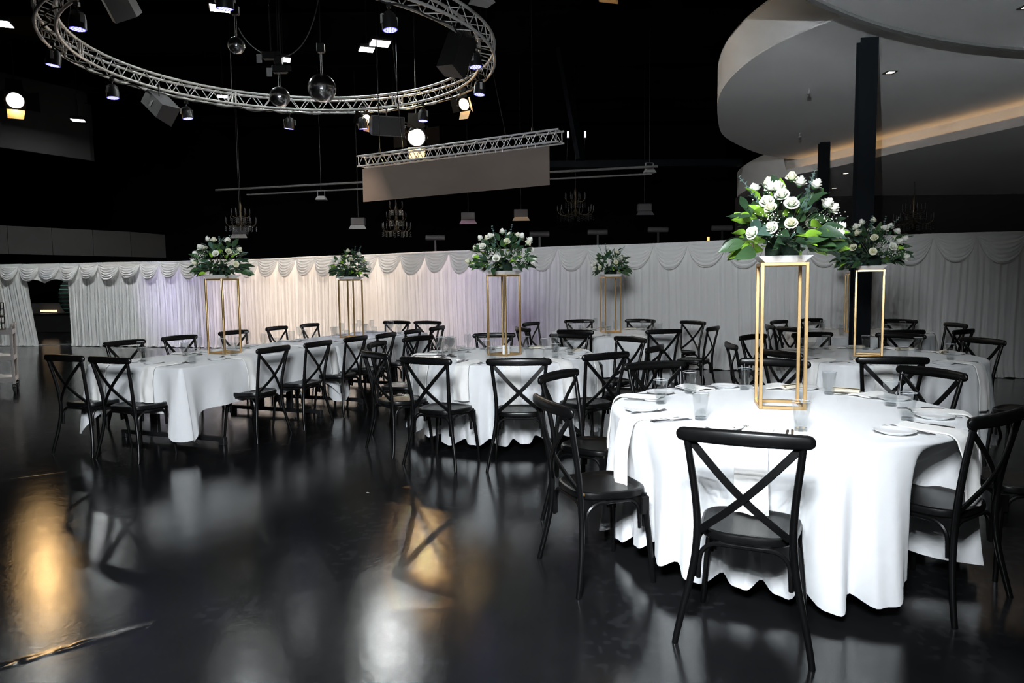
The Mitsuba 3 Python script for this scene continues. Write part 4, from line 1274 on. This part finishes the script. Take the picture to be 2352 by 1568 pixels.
def barn_lamp(x, y, z, target, lab, s=1.0, power=(14, 9.5, 4.6)):
    k = thing('barn_door_lamp', lab, 'stage lamp', 'warm barn door stage lamps')
    d = np.array(target, float) - (x, y, z)
    M = T().translate([x, y, z]) @ aim(d) @ T().rotate([0, 1, 0], 90).scale(s)       # local +z = beam
    part(k, 'body', P(lathe([(0, -0.30), (0.10, -0.30), (0.135, -0.26), (0.14, -0.02), (0.14, 0.0), (0.125, 0.0)], 24), 'm_black_metal', 35), M)
    part(k, 'lens', P(lathe([(0.124, -0.012), (0.08, 0.006), (0, 0.014)], 24), 'm_lamp_grey', True), M, label='glowing warm lens', **glow(power, 3.0 if power[0] > 100 else 0.3))
    for q in range(4):
        w0, w1, L_ = 0.13, (0.16 if q % 2 == 0 else 0.11), 0.2
        v = np.array([(-w0, 0, 0), (w0, 0, 0), (w1, 0, L_), (-w1, 0, L_), (-w0, 0.004, 0), (w0, 0.004, 0), (w1, 0.004, L_), (-w1, 0.004, L_)])
        part(k, 'barn_door', P(trimesh.convex.convex_hull(v), 'm_lit_flap_and_patch' if q == 3 or (q == 0 and s < 1.2) else 'm_flap_unlit', False), M @ T().rotate([0, 0, 1], 90 * q).translate([0, 0.142, 0.002]).rotate([1, 0, 0], -40 if (q == 3 or (q == 0 and s < 1.2)) else -104))
    Mz = T().translate([x, y, z])
    part(k, 'yoke', P(cat(bx(-0.006, 0.006, -0.165 * s, -0.155 * s, -0.02, 0.24), bx(-0.006, 0.006, 0.155 * s, 0.165 * s, -0.02, 0.24), bx(-0.006, 0.006, -0.165 * s, 0.165 * s, 0.24, 0.25)), 'm_black_metal', False), Mz @ T().rotate([0, 0, 1], math.degrees(math.atan2(d[1], d[0]))))
    top_ = RZ if (math.hypot(x - RC[0], y - RC[1]) < RR + 0.25 and z < RZ) else 7.6
    part(k, 'pipe', P(bar((x, y, z + 0.25), (x, y, top_ - 0.02), 0.014), 'm_black_metal'), None)


barn_lamp(-12.3, 17.9, 6.15, (-4.5, 4.0, 0.5), 'bright warm stage lamp with one lit flap at the edge of the dark ceiling', 1.5, (160, 98, 42))
barn_lamp(-1.98, 15.2, 4.58, (-1.0, 4.0, 0.0), 'bright warm barn door lamp just above the banner truss', 1.45, (150, 88, 34))
barn_lamp(-0.97, 15.3, 5.28, (-4.0, 9.5, 2.0), 'amber barn door lamp hanging free beside the ring truss', 1.0)
barn_lamp(-2.92, 14.62, 4.83, (2.0, 10.5, 2.0), 'little amber barn door lamp tucked under the ring truss', 0.8)
barn_lamp(1.40, 10.05, 5.72, (3.5, 3.0, 1.0), 'barn door lamp at the top edge showing only its amber flaps', 1.3)

# high bay lights
for (x, y, lab, s, pw) in ((-9.11, 13.0, 'white ceiling light cut by the edge of the picture', 0.34, 120), (-12.17, 20.25, 'white ceiling light low over the far balcony front', 0.32, 190), (-7.14, 17.94, 'white ceiling light seen through the ring truss', 0.26, 60),
                           (-4.93, 12.42, 'white ceiling light touching a violet stage light', 0.32, 100), (-4.74, 15.15, 'bright white ceiling light beside the rope and hoist', 0.30, 55), (-2.87, 14.6, 'smaller of the two white ceiling lights side by side in the ring', 0.28, 200), (-2.53, 14.25, 'bigger of the two white ceiling lights side by side in the ring', 0.36, 330)):
    k = thing('ceiling_light', lab, 'ceiling light', 'white high ceiling lights')
    M = T().translate([x, y, 6.2]).rotate([0, 0, 1], 20)
    part(k, 'housing', P(bx(-s / 2 - 0.02, s / 2 + 0.02, -s / 2 - 0.02, s / 2 + 0.02, 0.005, 0.09, 0.02), 'm_black_metal', False), M)
    part(k, 'diffuser', P(bx(-s / 2, s / 2, -s / 2, s / 2, 0.0, 0.004), 'm_lamp_grey', False), M, label='glowing white panel', **glow((pw * 0.95, pw, pw * 0.97), 2.0 if pw >= 80 else 0.6))
    part(k, 'hanger', P(bar((0, 0, 0.09), (0, 0, 1.4), 0.01), 'm_black_metal'), M)

# ------------------------------------------------------------------ mirror balls, rope, hoists, speakers


def mirror_ball(x, y, z, R, lab, ztop):
    k = thing('mirror_ball', lab, 'mirror ball', 'mirror balls in the ring truss')
    nl = int(26 * R / 0.2) + 10
    vs, fs = [], []
    rng = np.random.default_rng(int(R * 1000))
    for i in range(nl):
        t0, t1 = PI * i / nl, PI * (i + 0.93) / nl
        n = max(3, int(2 * nl * math.sin((t0 + t1) / 2)))
        for j in range(n):
            p0, p1 = 2 * PI * j / n, 2 * PI * (j + 0.93) / n
            q = np.array([(math.sin(t) * math.cos(p), math.sin(t) * math.sin(p), math.cos(t)) for t, p in ((t0, p0), (t1, p0), (t1, p1), (t0, p1))])
            c = q.mean(0)
            q = q * R * 1.006
            tv = rng.normal(0, 0.035, 3)
            q = q + np.cross(tv, q - c * R) * 1.0
            fs += [[len(vs), len(vs) + 1, len(vs) + 2], [len(vs), len(vs) + 2, len(vs) + 3]]
            vs += q.tolist()
    M = T().translate([x, y, z])
    part(k, 'mirror_tiles', mikit.ply(trimesh.Trimesh(np.array(vs), np.array(fs), process=False), 'm_mirror', smooth=False), M, kind='stuff')
    part(k, 'core', P(trimesh.creation.icosphere(subdivisions=3, radius=R * 0.985), 'm_dark_grey', True), M)
    part(k, 'chain', P(cat(bar((-0.012, 0, R), (-0.012, 0, R + 0.32), 0.005, 6), bar((0.012, 0, R), (0.012, 0, R + 0.32), 0.005, 6)), 'm_silver'), M)
    part(k, 'motor', P(cat(bx(-0.06, 0.06, -0.05, 0.05, R + 0.32, R + 0.46, 0.015), bar((0, 0, R + 0.46), (0, 0, ztop - z), 0.008)), 'm_black_metal', 30), M)


mirror_ball(-4.14, 11.0, 5.11, 0.125, 'smallest mirror ball hanging highest, below a white ceiling light', 7.6)
mirror_ball(-3.51, 11.0, 4.34, 0.150, 'middle sized mirror ball overlapping the ring truss', 7.6)
mirror_ball(-2.86, 11.0, 4.46, 0.210, 'largest mirror ball with purple reflections', 7.6)
for (x, y, z, lab) in ((-3.64, 11.0, 4.95, 'dark winch box holding the rope ends above the mirror balls'), (-3.5, 11.02, 4.75, 'small dark clamp cluster above the middle mirror ball')):
    k = thing('rigging_winch', lab, 'rigging', 'dark rigging above the mirror balls')
    M = T().translate([x, y, z])
    part(k, 'box', P(bx(-0.11, 0.11, -0.06, 0.06, -0.05, 0.06, 0.015), 'm_black_metal', False), M)
    part(k, 'plate', P(bx(-0.2, -0.12, -0.01, 0.0, -0.1, 0.03, 0.002), 'm_lamp_grey', False), M)
    part(k, 'pulley', P(mv(lathe([(0, -0.015), (0.05, -0.015), (0.04, 0), (0.05, 0.015), (0, 0.015)], 14), T().translate([0.13, 0, 0.02]).rotate([1, 0, 0], 90)), 'm_black_metal', 30), M)
    part(k, 'rod', P(bar((0.02, 0, 0.06), (0.02, 0, 7.6 - z), 0.012), 'm_black_metal'), M)
single('rope', 'pale rope sagging from the smallest mirror ball to the winch', 'rope', P(tube(spline([(-4.09, 10.98, 5.36), (-3.98, 10.98, 5.18), (-3.83, 10.98, 5.04), (-3.70, 10.98, 4.965)], 30), 0.008, 6), 'm_rope', True))
single('rope', 'dark rope curving up from the ceiling light toward the ceiling', 'rope', P(tube(spline([(-3.45, 11.0, 4.93), (-3.2, 11.0, 5.05), (-2.98, 11.0, 5.4), (-2.85, 11.0, 5.9), (-2.8, 11.0, 7.6)], 34), 0.008, 6), 'm_speaker', True))


def speaker(x, y, z, yaw, pitch, lab, mat='m_speaker', sc=1.0, roll=0):
    k = thing('loudspeaker', lab, 'speaker', 'loudspeakers around the ring truss')
    M = T().translate([x, y, z]).rotate([0, 0, 1], yaw).rotate([1, 0, 0], pitch).rotate([0, 1, 0], roll).scale(sc)
    poly = np.array([(-0.16, -0.14), (0.16, -0.14), (0.11, 0.14), (-0.11, 0.14)])
    v = [(a, b, zz) for a, b in poly for zz in (-0.27, 0.27)]
    part(k, 'cabinet', P(trimesh.convex.convex_hull(np.array(v)), mat, False), M)
    part(k, 'grille', P(bx(-0.145, 0.145, -0.148, -0.141, -0.255, 0.255, 0.003), 'm_black_metal', False), M)
    part(k, 'handle', P(bx(-0.05, 0.05, 0.139, 0.146, -0.03, 0.03, 0.002), 'm_black_metal', False), M)
    part(k, 'bracket', P(cat(bar((-0.1, 0, 0.26), (0, 0, 0.5), 0.012), bar((0.1, 0, 0.26), (0, 0, 0.5), 0.012)), 'm_black_metal'), M)
    part(k, 'pole', P(bar((x, y, z), (x, y, RZ + 0.1 if z < RZ - 0.1 else 7.6), 0.013), 'm_black_metal'))


speaker(-4.75, 8.75, 5.0, 205, -25, 'pale grey speaker tilted inside the near side of the ring truss', 'm_lamp_grey', 1.15, 25)
speaker(-6.2, 12.75, 4.66, 150, 10, 'dark grey speaker hanging below the ring beside a stage light', 'm_speaker', 1.15, 55)
speaker(-2.45, 14.3, 4.62, 20, 12, 'black speaker with a pale top hanging under the far ring truss', 'm_speaker', 1.2, 90)
speaker(-0.75, 10.25, 4.72, 60, 10, 'black speaker hanging in the dark bend of the ring truss', 'm_black_metal', 1.1, 20)

# ------------------------------------------------------------------ banner truss
bt = thing('banner_truss', 'straight silver lighting truss carrying a wide plain banner', 'truss')
a0, a1 = np.array([-3.02, 14.24]), np.array([0.78, 12.02])
du = (a1 - a0) / np.linalg.norm(a1 - a0)
dn = np.array([du[1], -du[0]]) * -1
LB = np.linalg.norm(a1 - a0)


def bp_(s, o, z):
    return (*(a0 + du * s + dn * o), z)


TZ0, TZ1, TW = 3.83, 4.03, 0.22
for o in (0, TW):
    for z in (TZ0, TZ1):
        part(bt, 'chord', P(bar(bp_(-0.04, o, z), bp_(LB + 0.04, o, z), 0.017, 8), 'm_silver', 40))
nb = 18
for i in range(nb):
    s0, s1, s2 = LB * i / nb, LB * (i + 0.5) / nb, LB * (i + 1) / nb
    for o in (0, TW):
        part(bt, 'brace', P(cat(bar(bp_(s0, o, TZ0), bp_(s1, o, TZ1), 0.007, 6), bar(bp_(s1, o, TZ1), bp_(s2, o, TZ0), 0.007, 6)), 'm_silver', 40))
    part(bt, 'brace', P(cat(bar(bp_(s0, 0, TZ1), bp_(s1, TW, TZ1), 0.007, 6), bar(bp_(s1, 0, TZ0), bp_(s2, TW, TZ0), 0.007, 6)), 'm_silver', 40))
for s in (0.0, LB):
    part(bt, 'end_frame', P(cat(bar(bp_(s, 0, TZ0), bp_(s, 0, TZ1), 0.01), bar(bp_(s, TW, TZ0), bp_(s, TW, TZ1), 0.01), bar(bp_(s, 0, TZ0), bp_(s, TW, TZ0), 0.01), bar(bp_(s, 0, TZ1), bp_(s, TW, TZ1), 0.01)), 'm_silver', 40))
q = [bp_(s, o, z) for s in (0.10, LB - 0.13) for o in (-0.006, 0.006) for z in (3.12, 3.765)]
bn = single('banner', 'wide plain grey-brown banner board hanging below the straight truss', 'banner', P(trimesh.convex.convex_hull(np.array(q)), 'm_screen', False))
for i, s in enumerate((0.25, 0.85, 1.0, 1.15, 1.3, 1.95, 2.2, 2.35, 2.8, 2.95, 3.2, 3.35, 3.85, 4.0)):
    part(bt, 'hook', P(cat(bx(*(-0.004, 0.004), *(-0.004, 0.004), 0, 0.06)), 'm_silver', False), T().translate(list(bp_(s, 0, 3.765))))
for i, (s, o, z, dx) in enumerate(((0.55, 0.0, 7.6, 0.0), (0.95, 0.22, 7.6, -0.25), (3.3, 0.22, 7.6, -0.7), (3.95, 0.0, 7.6, 0.0))):
    p = np.array(bp_(s, o, TZ1 + 0.02))
    single('hoist_cable', 'thin steel cable holding up the banner truss', 'cable', P(cat(bar(p, p + (dx, 0, z - p[2]), 0.009, 6), bar(p, p + (0, 0, 0.06), 0.02)), 'm_black_metal', 40), None, 'cables holding the banner truss')

# ------------------------------------------------------------------ dark back of the hall
for (p0, p1, r, lab) in (((-8.4, 20.3, 4.23), (3.5, 16.9, 4.20), 0.030, 'upper of two thin steel pipes crossing the dark back of the hall'), ((-7.4, 20.0, 4.05), (3.3, 16.6, 3.98), 0.022, 'lower of two thin steel pipes crossing the dark back of the hall')):
    single('steel_pipe', lab, 'pipe', P(bar(p0, p1, r), 'm_trim'), None, 'steel pipes behind the banner')
for (x, y, z, lab, yaw) in ((-5.05, 19.0, 3.76, 'small pale floodlight hanging from the pipe beside the banner', 0), (3.42, 17.5, 4.14, 'small pale floodlight hanging alone near the white balcony', 10), (-0.34, 9.35, 5.05, 'pale square floodlight beside the sharp bend of the ring truss', 30)):
    k = thing('floodlight', lab, 'floodlight', 'pale unlit floodlights')
    M = T().translate([x, y, z]).rotate([0, 0, 1], yaw)
    v = np.array([(sx * w, sy * w * 0.8, zz) for w, zz in ((0.14, 0.0), (0.09, 0.1)) for sx in (-1, 1) for sy in (-1, 1)])
    part(k, 'shade', P(trimesh.convex.convex_hull(v), 'm_lamp_grey', False), M)
    part(k, 'bracket', P(cat(bx(-0.1, -0.09, -0.02, 0.02, 0.08, 0.24), bx(0.09, 0.1, -0.02, 0.02, 0.08, 0.24), bx(-0.1, 0.1, -0.02, 0.02, 0.235, 0.245)), 'm_lamp_grey', False), M)
    part(k, 'hanger', P(bar((0, 0, 0.24), (0, 0, 7.6 - z), 0.008), 'm_black_metal'), M)
for (x, y, z, lab, m_) in ((-4.36, 18.0, 3.14, 'small unlit wall lantern with a torn pale flap', 'm_lamp_grey'), (-7.75, 18.0, 2.92, 'small unlit wall lantern with a plain grey flap near the curtain', 'm_lamp_grey'), (-1.21, 18.0, 3.25, 'wall lantern with a dull pinkish flap', 'm_flap_pink'), (0.3, 18.0, 3.32, 'wall lantern with a flap coloured as if warmly lit', 'm_flap_warm_lit'), (3.83, 18.0, 3.44, 'darkest unlit wall lantern near the white balcony', 'm_speaker')):
    if m_ == 'm_flap_pink' and m_ not in scene:
        principled('m_flap_pink', (0.42, 0.26, 0.34), 0.6)
        principled('m_flap_warm_lit', (0.80, 0.55, 0.36), 0.6)  # warm light on this flap is put into its peach colour
    k = thing('wall_lantern', lab, 'lantern', 'unlit lanterns above the curtain')
    M = T().translate([x, y + 2.2, z + 0.05])
    part(k, 'housing', P(bx(-0.20, 0.20, 0.0, 0.22, 0.0, 0.22, 0.02), 'm_speaker', False), M)
    v = np.array([(-0.19, -0.01, 0.0), (0.19, -0.01, 0.0), (0.25, -0.05, -0.11), (-0.25, -0.05, -0.11), (-0.19, 0.01, 0.0), (0.19, 0.01, 0.0), (0.25, -0.03, -0.115), (-0.25, -0.03, -0.115)])
    part(k, 'flap', P(trimesh.convex.convex_hull(v), m_, False), M)
    part(k, 'pipe', P(bar((0, 0.1, 0.22), (0, 0.1, 4.3), 0.012), 'm_black_metal'), M)


def chandelier(x, y, z, lab, tiers, s=1.0, top_=7.6):
    k = thing('chandelier', lab, 'chandelier', 'unlit crystal chandeliers')
    M = T().translate([x, y, z]).scale(s)
    part(k, 'stem', P(cat(lathe([(0, -0.1), (0.05, -0.05), (0.02, 0.0), (0.06, 0.06), (0.02, 0.14), (0.04, 0.3), (0.015, 0.4), (0.05, 0.55), (0.012, 0.7), (0, 0.72)], 12)), 'm_brass', 40), M)
    part(k, 'chain', P(bar((0, 0, 0.7), (0, 0, (top_ - z) / s), 0.008), 'm_black_metal', 40), M)
    for ti, (rt, zt, na) in enumerate(tiers):
        for i in range(na):
            a = 2 * PI * (i + 0.3 * ti) / na
            c, sn = math.cos(a), math.sin(a)
            ar = spline([(0.02 * c, 0.02 * sn, zt + 0.06), (rt * 0.45 * c, rt * 0.45 * sn, zt - 0.09), (rt * 0.9 * c, rt * 0.9 * sn, zt - 0.06), (rt * c, rt * sn, zt + 0.02)], 10)
            ak = part(k, 'arm', P(tube(ar, 0.008, 5), 'm_brass', True), M)
            part(ak, 'candle', P(cat(mv(lathe([(0, 0), (0.035, 0.012), (0.012, 0.018), (0.012, 0.11), (0.005, 0.14), (0, 0.145)], 7), T().translate([rt * c, rt * sn, zt + 0.02]))), 'm_speaker', 40), M)
            dk = [mv(trimesh.creation.icosphere(subdivisions=0, radius=0.017), T().translate([rt * q * c, rt * q * sn, zt - 0.09 - w])) for q in (0.5, 0.75, 1.0) for w in (0.03, 0.08, 0.13)]
            part(ak, 'crystals', P(cat(dk), 'm_mirror', False), M, kind='stuff')


chandelier(-7.6, 20.0, 3.15, 'crystal chandelier farthest from the banner, above the first flower stand', ((0.42, 0.12, 10), (0.24, 0.36, 6)), 1.0)
chandelier(-3.22, 20.0, 3.05, 'three tier crystal chandelier just below the banner', ((0.40, 0.02, 10), (0.27, 0.32, 8), (0.2, 0.62, 6)), 1.0)
chandelier(1.83, 20.0, 3.42, 'wide crystal chandelier between the banner and the white balcony', ((0.48, 0.06, 10), (0.28, 0.40, 8)), 1.05)
chandelier(9.6, 16.9, 2.75, 'dark chandelier silhouette under the lower balcony', ((0.42, 0.12, 9), (0.24, 0.36, 6)), 1.0, 3.78)
for (x, z, lab) in ((-1.95, 2.66, 'dim metal cylinder on the back bar just behind the middle flowers'), (0.74, 2.72, 'dim metal cylinder on the back bar past the middle flowers'), (2.24, 2.75, 'dim metal cylinder above the small flowers by the curtain'), (3.80, 2.80, 'dim metal cylinder under the dark lantern by the balcony'), (5.45, 2.82, 'last dim metal cylinder next to the orange candle light')):
    k = thing('metal_drum', lab, 'cylinder', 'metal cylinders behind the curtain')
    yy = 21.8 - 0.12 * x
    x *= yy / 18.0 * 0.985
    zz = 1.43 + (z - 1.43) * yy / 18.0
    part(k, 'drum', P(mv(lathe([(0, -0.3), (0.075, -0.3), (0.08, -0.29), (0.08, 0.29), (0.075, 0.3), (0, 0.3)], 18), T().translate([x, yy, zz]).rotate([0, 1, 0], 90)), 'm_speaker', 40))
    part(k, 'support', P(bx(x - 0.03, x + 0.03, yy - 0.03, yy + 0.03, 0, zz - 0.078), 'm_black_metal', False))
single('candle_lamp', 'slim orange glowing candle light rising above the curtain beside the brightest flowers', 'lamp', P(bar((5.02, 18.0, 2.36), (5.02, 18.0, 2.60), 0.035, 10), 'm_lamp_grey'), None, None, **glow((1.9, 0.85, 0.25), 0.02))
single('lamp_post', 'black post under the slim orange candle light', 'post', P(bar((5.02, 18.0, 0), (5.02, 18.0, 2.36), 0.02, 8), 'm_black_metal'))

# violet uplit steel brace with two LED wall washers
k = thing('steel_brace', 'slanting black steel brace lit violet from below', 'beam')
part(k, 'flange', P(bar((1.30, 18.6, 7.5), (1.76, 18.1, 4.6), 0.09, 4), 'm_black_steel', False))
part(k, 'web', P(bar((1.42, 18.7, 7.5), (1.86, 18.2, 4.6), 0.07, 4), 'm_black_steel', False))
part(k, 'crossbeam', P(bx(-2, 6, 18.4, 18.7, 4.45, 4.62), 'm_black_steel', False))
for (x, lab, ln) in ((1.47, 'LED wall washer glowing white beside the slanting brace, toward the banner', 0.0), (1.90, 'LED wall washer glowing white beside the slanting brace, toward the balcony', 0.05)):
    d = thing('wall_washer', lab, 'LED light', 'LED washers at the steel brace')
    part(d, 'housing', P(bx(x - 0.04, x + 0.04, 18.0, 18.1, 5.09, 5.29, 0.01), 'm_black_metal', False))
    part(d, 'lens', P(bx(x - 0.024, x + 0.024 , 17.985, 17.999, 5.115, 5.265), 'm_lamp_grey', False), **glow((6, 5, 7), 0.03))
    part(d, 'bracket', P(bar((x, 18.08, 5.1), (x, 18.5, 4.62), 0.012), 'm_black_metal'))
spot('washer_beam', (1.5, 18.0, 5.3), (1.30, 18.5, 7.0), (0.5, 0.18, 0.6), 30, 12, 0.2)
spot('washer_beam_001', (1.95, 18.0, 5.3), (2.1, 18.6, 7.0), (0.4, 0.08, 0.2), 32, 12, 0.2)
# scraps on the floor
for (x, y, lab) in ((3.42, 10.55, 'small dark scrap lying on the floor near the grey curtain'), (-1.02, 4.75, 'tiny pale scrap on the black floor')):
    single('floor_scrap', lab, 'debris', P(mv(leaf_mesh(0.16 if y > 6 else 0.025, 0.02 if y > 6 else 0.006, 0.1, 0.4), T().translate([x, y, 0.012])), 'm_leaf' if y > 6 else 'm_lamp_grey', True))
